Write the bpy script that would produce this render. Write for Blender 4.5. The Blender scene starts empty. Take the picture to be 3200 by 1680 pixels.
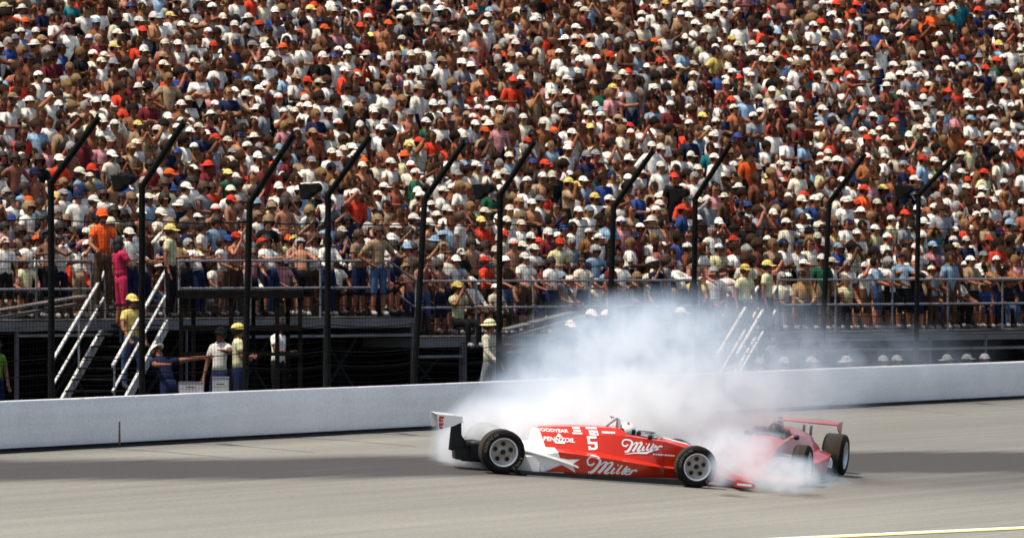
import bpy, bmesh, math, random
import numpy as np
from mathutils import Vector, Matrix
from mathutils.bvhtree import BVHTree
R = math.radians
rnd = random.Random(5)

# ------------------------------------------------------------------ camera, light, exposure
sc = bpy.context.scene
HC = 2.88                                     # camera height above the foot of the wall
cam_d = bpy.data.cameras.new('camera')
cam = bpy.data.objects.new('camera', cam_d)
sc.collection.objects.link(cam)
cam.location = (0, 0, HC)
cam.rotation_euler = (R(90) - math.atan(35 / 21000), 0, 0)
cam_d.sensor_width = 36
cam_d.lens = 21000 / 3200 * 36
cam_d.clip_start = 1
cam_d.clip_end = 3000
cam_d.dof.use_dof = True
cam_d.dof.focus_distance = 106
cam_d.dof.aperture_fstop = 4.5
sc.camera = cam

SUN = Vector((-0.88, -0.42, 0)).normalized() * math.cos(R(67)) + Vector((0, 0, math.sin(R(67))))
w = bpy.data.worlds.new('World'); sc.world = w; w.use_nodes = True
wn = w.node_tree; bg = wn.nodes['Background']
sky = wn.nodes.new('ShaderNodeTexSky'); sky.sky_type = 'NISHITA'; sky.sun_disc = False
sky.sun_elevation = R(67); sky.dust_density = 3.5; sky.air_density = 1.0; sky.ozone_density = .5; sky.sun_rotation = math.atan2(SUN.x, SUN.y)
wn.links.new(sky.outputs[0], bg.inputs[0]); bg.inputs[1].default_value = 0.16
sl = bpy.data.lights.new('sun', 'SUN'); sl.energy = 5.0; sl.angle = R(0.5); sl.color = (1, 0.93, 0.80)
so = bpy.data.objects.new('sun', sl); sc.collection.objects.link(so)
so.rotation_euler = SUN.to_track_quat('Z', 'Y').to_euler()
sc.view_settings.view_transform = 'Standard'; sc.view_settings.look = 'None'
sc.view_settings.exposure = 0.04; sc.view_settings.gamma = 1
sc.render.engine = 'CYCLES'
cy = sc.cycles
cy.max_bounces = 14; cy.diffuse_bounces = 3; cy.glossy_bounces = 2; cy.transmission_bounces = 2
cy.transparent_max_bounces = 8; cy.volume_bounces = 12
cy.volume_step_rate = 0.45; cy.volume_max_steps = 256
cy.use_denoising = True; cy.caustics_reflective = False; cy.caustics_refractive = False
cy.pixel_filter_type = 'BLACKMAN_HARRIS'; cy.filter_width = 1.6

# ------------------------------------------------------------------ materials
def mat(name, col, rough=0.6, metal=0.0, var=0.12, scale=8.0, bump=0.0, obj_color=False, coord='Object', stretch=None, coat=0, spec=.35):
    m = bpy.data.materials.new(name); m.use_nodes = True
    nt = m.node_tree; n = nt.nodes; b = n['Principled BSDF']
    b.inputs['Roughness'].default_value = rough; b.inputs['Metallic'].default_value = metal
    b.inputs['Coat Weight'].default_value = coat
    b.inputs['Specular IOR Level'].default_value = spec
    tc = n.new('ShaderNodeTexCoord')
    src = tc.outputs[coord]
    if stretch:
        mp = n.new('ShaderNodeMapping'); mp.inputs['Scale'].default_value = stretch
        nt.links.new(src, mp.inputs[0]); src = mp.outputs[0]
    tx = n.new('ShaderNodeTexNoise'); tx.inputs['Scale'].default_value = scale; tx.inputs['Detail'].default_value = 5
    nt.links.new(src, tx.inputs['Vector'])
    mr = n.new('ShaderNodeMapRange'); mr.inputs[1].default_value = 0.25; mr.inputs[2].default_value = 0.75
    mr.inputs[3].default_value = 1 - var; mr.inputs[4].default_value = 1 + var
    nt.links.new(tx.outputs['Fac'], mr.inputs[0])
    mx = n.new('ShaderNodeMix'); mx.data_type = 'RGBA'; mx.blend_type = 'MULTIPLY'; mx.inputs[0].default_value = 1
    if obj_color:
        oi = n.new('ShaderNodeObjectInfo'); nt.links.new(oi.outputs['Color'], mx.inputs[6])
    else:
        mx.inputs[6].default_value = (*col, 1)
    nt.links.new(mr.outputs[0], mx.inputs[7]); nt.links.new(mx.outputs[2], b.inputs['Base Color'])
    if bump:
        bp = n.new('ShaderNodeBump'); bp.inputs['Strength'].default_value = bump; bp.inputs['Distance'].default_value = 0.02
        nt.links.new(tx.outputs['Fac'], bp.inputs['Height']); nt.links.new(bp.outputs[0], b.inputs['Normal'])
    return m

M = {}
M['cloth'] = mat('cloth', None, 0.85, var=0.32, scale=9, bump=.5, obj_color=True, spec=.1)
M['skin'] = mat('skin', None, 0.6, var=0.10, scale=10, obj_color=True)
M['hair'] = mat('hair', None, 0.7, var=0.35, scale=40, obj_color=True)
M['dark_glass'] = mat('dark_glass', (0.01, 0.01, 0.012), 0.2)
M['steel'] = mat('galvanised_steel', (0.20, 0.205, 0.22), 0.5, 0.2, 0.3, 3)
M['whitepaint'] = mat('white_painted_steel', (0.50, 0.49, 0.46), 0.6, 0, 0.35, 5)
M['post'] = mat('dark_green_post_paint', (0.005, 0.006, 0.0055), 0.8, 0, 0.5, 6, spec=.08)
M['wire'] = mat('dark_wire', (0.006, 0.006, 0.006), 0.8, spec=.05)
M['black'] = mat('black_plastic', (0.006, 0.006, 0.006), 0.8, spec=.1)
M['timber'] = mat('dark_timber', (0.008, 0.007, 0.006), 0.9, 0, 0.4, 5, spec=.05)
M['under'] = mat('dark_structure_and_shade', (0.010, 0.010, 0.011), 0.9, 0, 0.3, 1.5, spec=.05)  # dark frame and steps; on the back panel it paints under-stand shade
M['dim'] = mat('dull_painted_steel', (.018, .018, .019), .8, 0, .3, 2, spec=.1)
M['column'] = mat('grey_painted_column', (.11, .11, .115), .7, 0, .3, 2, spec=.15)
M['deck'] = mat('deck_concrete', (0.17, 0.17, 0.165), 0.9, 0, 0.25, 1.2)
M['bench'] = mat('weathered_bench_board', (0.11, 0.10, 0.09), 0.8, 0, 0.4, 2)
M['crate'] = mat('grey_case_plastic', (0.35, 0.35, 0.36), 0.6)
M['earth'] = mat('dark_cinder_ground', (0.022, 0.021, 0.02), 0.95, 0, 0.3, 1.0)
M['grass'] = mat('infield_grass', (0.06, 0.10, 0.03), 0.9, 0, 0.4, 0.6)

def principled(name):
    m = bpy.data.materials.new(name); m.use_nodes = True
    return m, m.node_tree, m.node_tree.nodes['Principled BSDF']

def attr_mat(name, attr, rough=0.85):
    m, nt, b = principled(name); b.inputs['Roughness'].default_value = rough; b.inputs['Specular IOR Level'].default_value = .12
    a = nt.nodes.new('ShaderNodeAttribute'); a.attribute_name = attr
    tc = nt.nodes.new('ShaderNodeTexCoord')
    tx = nt.nodes.new('ShaderNodeTexNoise'); tx.inputs['Scale'].default_value = 12
    nt.links.new(tc.outputs['Object'], tx.inputs['Vector'])
    mr = nt.nodes.new('ShaderNodeMapRange'); mr.inputs[1].default_value = .3; mr.inputs[2].default_value = .7
    mr.inputs[3].default_value = .60; mr.inputs[4].default_value = 1.25
    nt.links.new(tx.outputs['Fac'], mr.inputs[0])
    mx = nt.nodes.new('ShaderNodeMix'); mx.data_type = 'RGBA'; mx.blend_type = 'MULTIPLY'; mx.inputs[0].default_value = 1
    nt.links.new(a.outputs['Color'], mx.inputs[6]); nt.links.new(mr.outputs[0], mx.inputs[7])
    nt.links.new(mx.outputs[2], b.inputs['Base Color'])
    return m
M['crowd'] = attr_mat('crowd_cloth_and_skin', 'tint')

# ------------------------------------------------------------------ helpers
col = sc.collection
def tag(o, label=None, cat=None, group=None, kind=None):
    if label: o['label'] = label
    if cat: o['category'] = cat
    if group: o['group'] = group
    if kind: o['kind'] = kind
    return o
def empty(name, loc=(0, 0, 0), mtx=None):
    o = bpy.data.objects.new(name, None); col.objects.link(o)
    if mtx is not None: o.matrix_world = mtx
    else: o.location = loc
    o.empty_display_size = 0.2
    return o
def link(name, me, parent=None):
    o = bpy.data.objects.new(name, me); col.objects.link(o)
    if parent is not None: o.parent = parent
    return o

class MB:
    """collects shapes, builds ONE mesh object"""
    def __init__(s): s.v = []; s.f = []; s.mi = []
    def add(s, v, f, mi=0):
        o = len(s.v); s.v += [tuple(p) for p in v]; s.f += [tuple(i + o for i in q) for q in f]; s.mi += [mi] * len(f); return s
    def box(s, c, d, rot=None, mi=0):
        hx, hy, hz = d[0] / 2, d[1] / 2, d[2] / 2
        P = [Vector((x, y, z)) for z in (-hz, hz) for y in (-hy, hy) for x in (-hx, hx)]
        if rot is not None: P = [rot @ p for p in P]
        P = [p + Vector(c) for p in P]
        return s.add(P, [(0, 2, 3, 1), (4, 5, 7, 6), (0, 1, 5, 4), (2, 6, 7, 3), (0, 4, 6, 2), (1, 3, 7, 5)], mi)
    def tube(s, pts, r, n=8, mi=0, caps=True):
        pts = [Vector(p) for p in pts]
        rs = r if isinstance(r, (list, tuple)) else [r] * len(pts)
        V = []; F = []
        up = Vector((0, 0, 1))
        for i, p in enumerate(pts):
            a = pts[max(i - 1, 0)]; b = pts[min(i + 1, len(pts) - 1)]
            t = (b - a).normalized()
            if i == 0: x = t.cross(up if abs(t.z) < 0.9 else Vector((1, 0, 0))).normalized()
            else: x = (x - t * x.dot(t)).normalized()
            y = x.cross(t)
            for k in range(n):
                A = 2 * math.pi * k / n
                V.append(p + (x * math.cos(A) + y * math.sin(A)) * rs[i])
        for i in range(len(pts) - 1):
            for k in range(n):
                F.append((i * n + k, i * n + (k + 1) % n, (i + 1) * n + (k + 1) % n, (i + 1) * n + k))
        if caps:
            F.append(tuple(range(n))[::-1]); F.append(tuple((len(pts) - 1) * n + k for k in range(n)))
        return s.add(V, F, mi)
    def bar(s, a, b, w, h, mi=0):
        a = Vector(a); b = Vector(b); t = (b - a); L = t.length; t.normalize()
        ref = Vector((0, 0, 1)) if abs(t.z) < .98 else Vector((0, 1, 0))
        x = t.cross(ref).normalized(); z = x.cross(t)
        rot = Matrix((x, t, z)).transposed()
        return s.box((a + b) / 2, (w, L, h), rot, mi)
    def lathe(s, prof, n=32, axis='y', c=(0, 0, 0), mi=0):
        V = []; F = []
        for (r, h) in prof:
            for k in range(n):
                A = 2 * math.pi * k / n
                if axis == 'y': V.append((c[0] + r * math.cos(A), c[1] + h, c[2] + r * math.sin(A)))
                else: V.append((c[0] + r * math.cos(A), c[1] + r * math.sin(A), c[2] + h))
        for i in range(len(prof) - 1):
            for k in range(n):
                F.append((i * n + k, i * n + (k + 1) % n, (i + 1) * n + (k + 1) % n, (i + 1) * n + k))
        return s.add(V, F, mi)
    def prism(s, poly, y0, y1, mi=0):
        """polygon in x,z extruded from y0 to y1"""
        n = len(poly)
        V = [(p[0], y0, p[1]) for p in poly] + [(p[0], y1, p[1]) for p in poly]
        F = [tuple(range(n)), tuple(range(n, 2 * n))[::-1]] + [(i, i + n, (i + 1) % n + n, (i + 1) % n) for i in range(n)]
        return s.add(V, F, mi)
    def mesh(s, name, mats, smooth=None):
        me = bpy.data.meshes.new(name); me.from_pydata(s.v, [], s.f)
        for m in (mats if isinstance(mats, (list, tuple)) else [mats]): me.materials.append(m)
        me.polygons.foreach_set('material_index', s.mi)
        bm = bmesh.new(); bm.from_mesh(me); bmesh.ops.recalc_face_normals(bm, faces=bm.faces); bm.to_mesh(me); bm.free()
        if smooth is not None:
            me.polygons.foreach_set('use_smooth', [True] * len(me.polygons))
            me.set_sharp_from_angle(angle=R(smooth))
        me.update(); return me
    def build(s, name, mats, parent=None, smooth=None):
        return link(name, s.mesh(name, mats, smooth), parent)

# ------------------------------------------------------------------ lie of the land
WC = (-5.94047701e-03, 2.14380017, 116.2884)
def yw(x): return (WC[0] * x + WC[1]) * x + WC[2]
def wsl(x): return 2 * WC[0] * x + WC[1]
def wpt(x, s, z=0):
    """point at s metres from the wall face, on the track side (negative: behind)"""
    k = wsl(x); q = math.hypot(1, k)
    return Vector((x + k / q * s, yw(x) - s / q, z))
TB = 0.09
def sdist(x, y):
    k = wsl(x); return (yw(x) - y) / math.hypot(1, k)
def gz(x, y):
    s = sdist(x, y)
    return -TB * min(max(s, 0), 15)
F0 = 21000.0
def at(px, Z, z=0):
    """ground plan position of something seen in column px of the 3200 px photo at depth Z"""
    return Vector(((px - 1600) / F0 * Z, Z, z))
def proj(p):
    return 1600 + F0 * p[0] / p[1], 805 + F0 * (HC - p[2]) / p[1]

def strip(xs, ss, zf, name, m, uv=True):
    V = []; F = []; UV = []
    L = [0]
    for a, b in zip(xs, xs[1:]): L.append(L[-1] + math.hypot(b - a, yw(b) - yw(a)))
    for i, x in enumerate(xs):
        for s in ss:
            p = wpt(x, s); p.z = zf(s) if zf else gz(p.x, p.y); V.append(p); UV.append((L[i], s))
    n = len(ss)
    for i in range(len(xs) - 1):
        for j in range(n - 1):
            F.append((i * n + j, (i + 1) * n + j, (i + 1) * n + j + 1, i * n + j + 1))
    me = bpy.data.meshes.new(name); me.from_pydata(V, [], F); me.materials.append(m)
    ul = me.uv_layers.new(name='lanes')
    vi = np.zeros(len(me.loops), 'i'); me.loops.foreach_get('vertex_index', vi)
    ul.data.foreach_set('uv', np.array(UV)[vi].ravel())
    bm = bmesh.new(); bm.from_mesh(me); bmesh.ops.recalc_face_normals(bm, faces=bm.faces)
    if bm.faces and sum(f.normal.z for f in bm.faces) < 0: bmesh.ops.reverse_faces(bm, faces=bm.faces)
    bm.to_mesh(me); bm.free()
    me.polygons.foreach_set('use_smooth', [True] * len(me.polygons)); me.update()
    return link(name, me)

# track surface material: pale worn asphalt, streaked along the lanes, one dark rubbered groove
def track_mat():
    m, nt, b = principled('worn_track_asphalt'); n = nt.nodes; lk = nt.links.new
    b.inputs['Roughness'].default_value = 0.85
    b.inputs['Specular IOR Level'].default_value = 0.25
    tc = n.new('ShaderNodeTexCoord'); uv = n.new('ShaderNodeUVMap'); uv.uv_map = 'lanes'
    sep = n.new('ShaderNodeSeparateXYZ'); lk(uv.outputs[0], sep.inputs[0])
    def mth(op, a, bb, c=None):
        q = n.new('ShaderNodeMath'); q.operation = op
        for i, v in enumerate((a, bb, c)):
            if v is None: continue
            if isinstance(v, (int, float)): q.inputs[i].default_value = v
            else: lk(v, q.inputs[i])
        return q.outputs[0]
    def noise(sx, sy, sc_, det=4, src=None):
        mp = n.new('ShaderNodeMapping'); mp.inputs['Scale'].default_value = (sx, sy, 1); lk(src or uv.outputs[0], mp.inputs[0])
        t = n.new('ShaderNodeTexNoise'); t.inputs['Scale'].default_value = sc_; t.inputs['Detail'].default_value = det
        lk(mp.outputs[0], t.inputs['Vector']); return t.outputs['Fac']
    streak = noise(0.035, 3.2, 1.0, 6)
    streak2 = noise(0.05, 14, 1.0, 4)
    patch = noise(0.12, 0.5, 1.0, 4)
    fine = n.new('ShaderNodeTexNoise'); fine.inputs['Scale'].default_value = 22; fine.inputs['Detail'].default_value = 6; fine.inputs['Roughness'].default_value = .8
    lk(tc.outputs['Object'], fine.inputs['Vector'])
    # groove: s centre rises from 2.3 m (left end of view) to 7.4 m (right end)
    cen = mth('MULTIPLY_ADD', sep.outputs[0], GROOVE[0], GROOVE[1])
    wob = mth('MULTIPLY_ADD', noise(0.15, 0.2, 1.0, 3), 0.9, -0.45)
    d = mth('ABSOLUTE', mth('ADD', mth('SUBTRACT', sep.outputs[1], cen), wob), 0)
    mr = n.new('ShaderNodeMapRange'); mr.interpolation_type = 'SMOOTHSTEP'
    lk(d, mr.inputs[0]); mr.inputs[1].default_value = 0.8; mr.inputs[2].default_value = 2.0; mr.inputs[3].default_value = 1; mr.inputs[4].default_value = 0
    g = mth('MULTIPLY', mr.outputs[0], mth('MULTIPLY_ADD', streak, 0.6, 0.62))
    # weak darker lane below it
    d2 = mth('ABSOLUTE', mth('SUBTRACT', sep.outputs[1], mth('ADD', cen, 2.6)), 0)
    mr2 = n.new('ShaderNodeMapRange'); mr2.interpolation_type = 'SMOOTHSTEP'
    lk(d2, mr2.inputs[0]); mr2.inputs[1].default_value = 0.0; mr2.inputs[2].default_value = 4.2; mr2.inputs[3].default_value = .34; mr2.inputs[4].default_value = 0
    mr3 = n.new('ShaderNodeMapRange'); lk(sep.outputs[0], mr3.inputs[0]); mr3.inputs[1].default_value = La + 4; mr3.inputs[2].default_value = Lb + 2; mr3.inputs[3].default_value = .5; mr3.inputs[4].default_value = 1.5
    tot = mth('ADD', mth('ADD', g, mth('MULTIPLY_ADD', mr3.outputs[0], .24, -.12)), mth('MULTIPLY', mr2.outputs[0], mr3.outputs[0]))
    s1 = n.new('ShaderNodeMapRange'); lk(streak2, s1.inputs[0]); s1.inputs[1].default_value = .50; s1.inputs[2].default_value = .78; s1.inputs[3].default_value = 0; s1.inputs[4].default_value = .20
    tot = mth('ADD', tot, s1.outputs[0])
    s3 = n.new('ShaderNodeMapRange'); lk(streak, s3.inputs[0]); s3.inputs[1].default_value = .3; s3.inputs[2].default_value = .75; s3.inputs[3].default_value = 0; s3.inputs[4].default_value = .25
    tot = mth('ADD', tot, s3.outputs[0])
    q = n.new('ShaderNodeMath'); q.operation = 'MINIMUM'; lk(tot, q.inputs[0]); q.inputs[1].default_value = 1
    mx = n.new('ShaderNodeMix'); mx.data_type = 'RGBA'; lk(q.outputs[0], mx.inputs[0])
    mx.inputs[6].default_value = (0.240, 0.232, 0.200, 1); mx.inputs[7].default_value = (0.054, 0.048, 0.047, 1)
    mul = mth('MULTIPLY', mth('MULTIPLY_ADD', fine.outputs['Fac'], 1.3, 0.35), mth('MULTIPLY_ADD', patch, 0.34, 0.83))
    m2 = n.new('ShaderNodeMix'); m2.data_type = 'RGBA'; m2.blend_type = 'MULTIPLY'; m2.inputs[0].default_value = 1
    lk(mx.outputs[2], m2.inputs[6]); lk(mul, m2.inputs[7]); lk(m2.outputs[2], b.inputs['Base Color'])
    bp = n.new('ShaderNodeBump'); bp.inputs['Strength'].default_value = .35; bp.inputs['Distance'].default_value = .01
    lk(fine.outputs['Fac'], bp.inputs['Height']); lk(bp.outputs[0], b.inputs['Normal'])
    return m

xs = [-60 + i * 0.75 for i in range(int(125 / 0.75) + 1)]
def arc(x):
    L = 0; a = -60.0
    while a < x:
        b = min(a + .75, x); L += math.hypot(b - a, yw(b) - yw(a)); a = b
    return L
def foot(p):
    x = p[0]
    for _ in range(6): x = p[0] - wsl(x) / math.hypot(1, wsl(x)) * sdist(p[0], p[1])
    return x
La, Lb = arc(foot((-5.0, 99.0))), arc(foot((7.3, 116.0)))
k_ = (6.9 - 2.45) / (Lb - La)
GROOVE = (k_, 2.45 - k_ * La)
tag(strip(xs, [i * 0.5 for i in range(0, 33)], None, 'track', track_mat()),
    'pale worn asphalt of the banked race track with a dark rubbered groove', None, None, 'structure')
tag(strip(xs[::4], [16, 20, 30, 50, 80, 120], lambda s: -TB * 15 - .001, 'infield', M['grass']), 'flat grass infield below the banking', None, None, 'structure')
tag(strip(xs[::4], [-150, -80, -40, -20, -10, -.24], lambda s: 0.0, 'ground', M['earth']), 'dark ground behind the concrete wall', None, None, 'structure')

# painted edge lines of the apron
def line(name, p, q, off, wdt, m, label):
    p = Vector(p); q = Vector(q); d = (q - p).normalized(); nrm = Vector((d.y, -d.x))
    V = []; F = []
    for i in range(81):
        c = p - d * 12 + d * (i * .6) + nrm * off
        for k in (0, 1):
            e = c + nrm * wdt * k; V.append((e.x, e.y, gz(e.x, e.y) + .010))
    for i in range(80): F.append((2 * i, 2 * i + 2, 2 * i + 3, 2 * i + 1))
    mb = MB(); mb.add(V, F)
    o = mb.build(name, m); tag(o, label, None, None, 'structure')
line('white_line', (4.026, 96.077), (7.778, 102.087), 0.0, .12, mat('white_road_paint', (.78, .77, .72), .7, 0, .15, 6), 'white painted line along the inside edge of the track')
line('yellow_line', (4.026, 96.077), (7.778, 102.087), .14, .11, mat('yellow_road_paint', (.66, .58, .20), .7, 0, .15, 6), 'yellow painted line just inside the white one')

# ------------------------------------------------------------------ retaining wall
def wall_mat():
    m, nt, b = principled('white_painted_concrete'); n = nt.nodes; lk = nt.links.new
    b.inputs['Roughness'].default_value = .7
    uv = n.new('ShaderNodeUVMap'); uv.uv_map = 'run'
    tc = n.new('ShaderNodeTexCoord')
    sep = n.new('ShaderNodeSeparateXYZ'); lk(uv.outputs[0], sep.inputs[0])
    t1 = n.new('ShaderNodeTexNoise'); t1.inputs['Scale'].default_value = 1.1; t1.inputs['Detail'].default_value = 8; lk(tc.outputs['Object'], t1.inputs['Vector'])
    t2 = n.new('ShaderNodeTexNoise'); t2.inputs['Scale'].default_value = 1; t2.inputs['Detail'].default_value = 5
    mp = n.new('ShaderNodeMapping'); mp.inputs['Scale'].default_value = (.25, 9, 1); lk(uv.outputs[0], mp.inputs[0]); lk(mp.outputs[0], t2.inputs['Vector'])
    t3 = n.new('ShaderNodeTexNoise'); t3.inputs['Scale'].default_value = 24; t3.inputs['Detail'].default_value = 6; lk(tc.outputs['Object'], t3.inputs['Vector'])
    def mr(src, a, b_, c, d):
        q = n.new('ShaderNodeMapRange'); lk(src, q.inputs[0])
        for i, v in enumerate((a, b_, c, d)): q.inputs[i + 1].default_value = v
        return q.outputs[0]
    def mul(a, b_):
        q = n.new('ShaderNodeMath'); q.operation = 'MULTIPLY'; lk(a, q.inputs[0]); lk(b_, q.inputs[1]); return q.outputs[0]
    f = mul(mul(mr(t1.outputs['Fac'], .3, .7, .92, 1.03), mr(t2.outputs['Fac'], .35, .8, 1.01, .92)), mr(t3.outputs['Fac'], .3, .7, .88, 1.08))
    f = mul(f, mr(sep.outputs[1], 0, .12, .78, 1.0))     # road dirt thrown at the foot
    mx = n.new('ShaderNodeMix'); mx.data_type = 'RGBA'; mx.blend_type = 'MULTIPLY'; mx.inputs[0].default_value = 1
    mx.inputs[6].default_value = (.90, .885, .85, 1); lk(f, mx.inputs[7]); lk(mx.outputs[2], b.inputs['Base Color'])
    bp = n.new('ShaderNodeBump'); bp.inputs['Strength'].default_value = .10; bp.inputs['Distance'].default_value = .01
    lk(t3.outputs['Fac'], bp.inputs['Height']); lk(bp.outputs[0], b.inputs['Normal'])
    return m
prof = [(0, -.3), (0, .0), (0, .12), (0, .4), (0, .73), (-.012, .748), (-.03, .752), (-.22, .752), (-.24, .74), (-.24, -.3)]
V = []; F = []; UV = []
wx = [-32 + i * .25 for i in range(241)]
Lw = 0
for i, x in enumerate(wx):
    if i: Lw += math.hypot(.25, yw(x) - yw(wx[i - 1]))
    wob = .003 * math.sin(x * 1.1)
    for (s, z) in prof:
        V.append(wpt(x, s, z + (wob if z > .5 else 0))); UV.append((Lw, z))
n = len(prof)
for i in range(len(wx) - 1):
    for j in range(n - 1): F.append((i * n + j, (i + 1) * n + j, (i + 1) * n + j + 1, i * n + j + 1))
me = bpy.data.meshes.new('retaining_wall'); me.from_pydata(V, [], F)
me.materials.append(wall_mat())
ul = me.uv_layers.new(name='run'); vi = np.zeros(len(me.loops), 'i'); me.loops.foreach_get('vertex_index', vi)
ul.data.foreach_set('uv', np.array(UV)[vi].ravel())
bm = bmesh.new(); bm.from_mesh(me); bmesh.ops.recalc_face_normals(bm, faces=bm.faces); bm.to_mesh(me); bm.free()
me.polygons.foreach_set('use_smooth', [True] * len(me.polygons)); me.set_sharp_from_angle(angle=R(50)); me.update()
wall = link('retaining_wall', me)
tag(wall, 'long low white concrete retaining wall curving along the outside of the track', 'wall')
# dark strip painted along the wall foot for its shadow line
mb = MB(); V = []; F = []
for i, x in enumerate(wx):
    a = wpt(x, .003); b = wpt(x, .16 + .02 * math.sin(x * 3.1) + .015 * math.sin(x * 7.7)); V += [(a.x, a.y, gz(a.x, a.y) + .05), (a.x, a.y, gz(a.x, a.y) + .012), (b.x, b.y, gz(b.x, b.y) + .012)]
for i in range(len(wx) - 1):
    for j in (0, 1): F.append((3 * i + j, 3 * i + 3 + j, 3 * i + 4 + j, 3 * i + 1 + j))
mb.add(V, F); mb.build('wall_shadow_strip', mat('shadow_dark', (.016, .015, .015), .9, 0, .5, 5, spec=.1), wall)
# the rust-brown joint low on the wall, left part of the view
x = -6.05
for _ in range(8):
    pj = proj(wpt(x, 0, .3))[0]; x += (373 - pj) / 200.
mb = MB(); a = wpt(x, .004, .02); b = wpt(x, .004, .37)
k = wsl(x); q = math.hypot(1, k); t = Vector((1 / q, k / q, 0)) * .035
mb.add([a - t, a + t, b + t * .6, b - t * .6], [(0, 1, 2, 3)])
mb.build('joint_strip', mat('rusty_joint_filler', (.20, .085, .04), .8, 0, .4, 30), wall)

# ------------------------------------------------------------------ catch fence on the wall
def wx_at(px, s=-.34):
    x = 0.0
    for _ in range(30):
        p = wpt(x, s); e = px - proj(p)[0]; x += e / 260.0
    return x
K = 3200 / 2575
posts = [((130, 1000), (128, 460), (248, 295)), ((357, 990), (357, 470), (462, 308)), ((614, 985), (628, 510), (738, 338)),
         ((824, 965), (825, 490), (930, 343)), ((1038, 962), (1068, 500), (1168, 358)), ((1253, 950), (1258, 490), (1343, 357)),
         ((1528, 935), (1543, 520), (1643, 378)), ((1743, 925), (1748, 500), (1837, 362)), ((2062, 915), (2085, 510), (2175, 387)),
         ((2302, 905), (2310, 490), (2405, 390))]
fence = empty('catch_fence', wpt(0, -.34, 0))
tag(fence, 'tall dark catch fence of bent posts, cables and wire mesh standing along the wall', 'fence')
PB = []
fo = Vector(fence.location)
for i, (b, e, t) in enumerate(posts):
    xb = wx_at(b[0] * K); pb = wpt(xb, -.34, .30)
    xe = wx_at(e[0] * K); pe = wpt(xe, -.34); pe.z = HC - (e[1] * K - 805) * pe.y / F0
    k = wsl(xe); q = math.hypot(1, k)
    h = (t[0] - e[0]) * K / F0 * pe.y / (k / q + (e[0] * K - 1600) / F0 / q)
    pt = pe + Vector((k / q * h, -h / q, 0)); pt.z = HC - (t[1] * K - 805) * pt.y / F0
    mb = MB(); r = .050
    mb.tube([pb - fo, pe - fo + Vector((0, 0, .012))], r, 12)
    mb.tube([pe - fo - (pt - pe).normalized() * .03, pt - fo], [r, r * .95], 12)
    for fr in (.25, .5, .75, .97):
        c = pe.lerp(pt, fr) - fo; mb.tube([c + Vector((-.02, 0, .055)), c + Vector((.02, 0, .075))], .02, 6)
    mb.build('post', M['post'], fence, 35)
    PB.append((pb, pe, pt))
def fence_line(z, frac=None):
    P = []
    for pb, pe, pt in PB:
        P.append(pb.lerp(pe, (z - pb.z) / (pe.z - pb.z)))
    d = P[0] - P[1]; P = [P[0] + d * 2.2] + P
    d = P[-1] - P[-2]; P = P + [P[-1] + d * 2.5]
    o = []
    for a, b in zip(P, P[1:]):
        for j in range(4):
            u = j / 4; c = a.lerp(b, u); c.z -= .05 * math.sin(math.pi * u); o.append(c)
    o.append(P[-1]); return o
for z, rr in ((1.12, .009), (1.36, .008), (1.78, .009), (2.12, .009), (2.75, .006), (3.47, .011)):
    mb = MB(); mb.tube([p - fo + Vector((.05, -.03, 0)) for p in fence_line(z)], rr, 6); mb.build('cable', M['wire'], fence)
mb = MB()
lo = fence_line(.7); hi = fence_line(3.47)
def along(P, step):
    o = []; acc = 0
    for a, b in zip(P, P[1:]):
        L = (b - a).length; u = (step - acc) if acc else 0
        while u < L: o.append(a.lerp(b, u / L)); u += step
        acc = (L - (u - step)) % step
        if acc == 0: acc = 1e-9
    return o
A_ = along(lo, .11); B_ = along(hi, .11)
for a in A_:
    j = min(range(len(B_)), key=lambda q: abs(B_[q].y - a.y)); b = Vector((a.x, a.y, B_[j].z))
    a2 = a - fo; b2 = b - fo; r = .0022
    mb.add([a2 + Vector((-r, -r, 0)), a2 + Vector((r, -r, 0)), a2 + Vector((0, r, 0)), b2 + Vector((-r, -r, 0)), b2 + Vector((r, -r, 0)), b2 + Vector((0, r, 0))],
           [(0, 1, 4, 3), (1, 2, 5, 4), (2, 0, 3, 5)])
z = .75
while z < 3.4:
    P = fence_line(z)
    mb.tube([p - fo for p in P], .0026, 3, caps=False); z += .11
mb.build('wire_mesh', M['wire'], fence)

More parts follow.
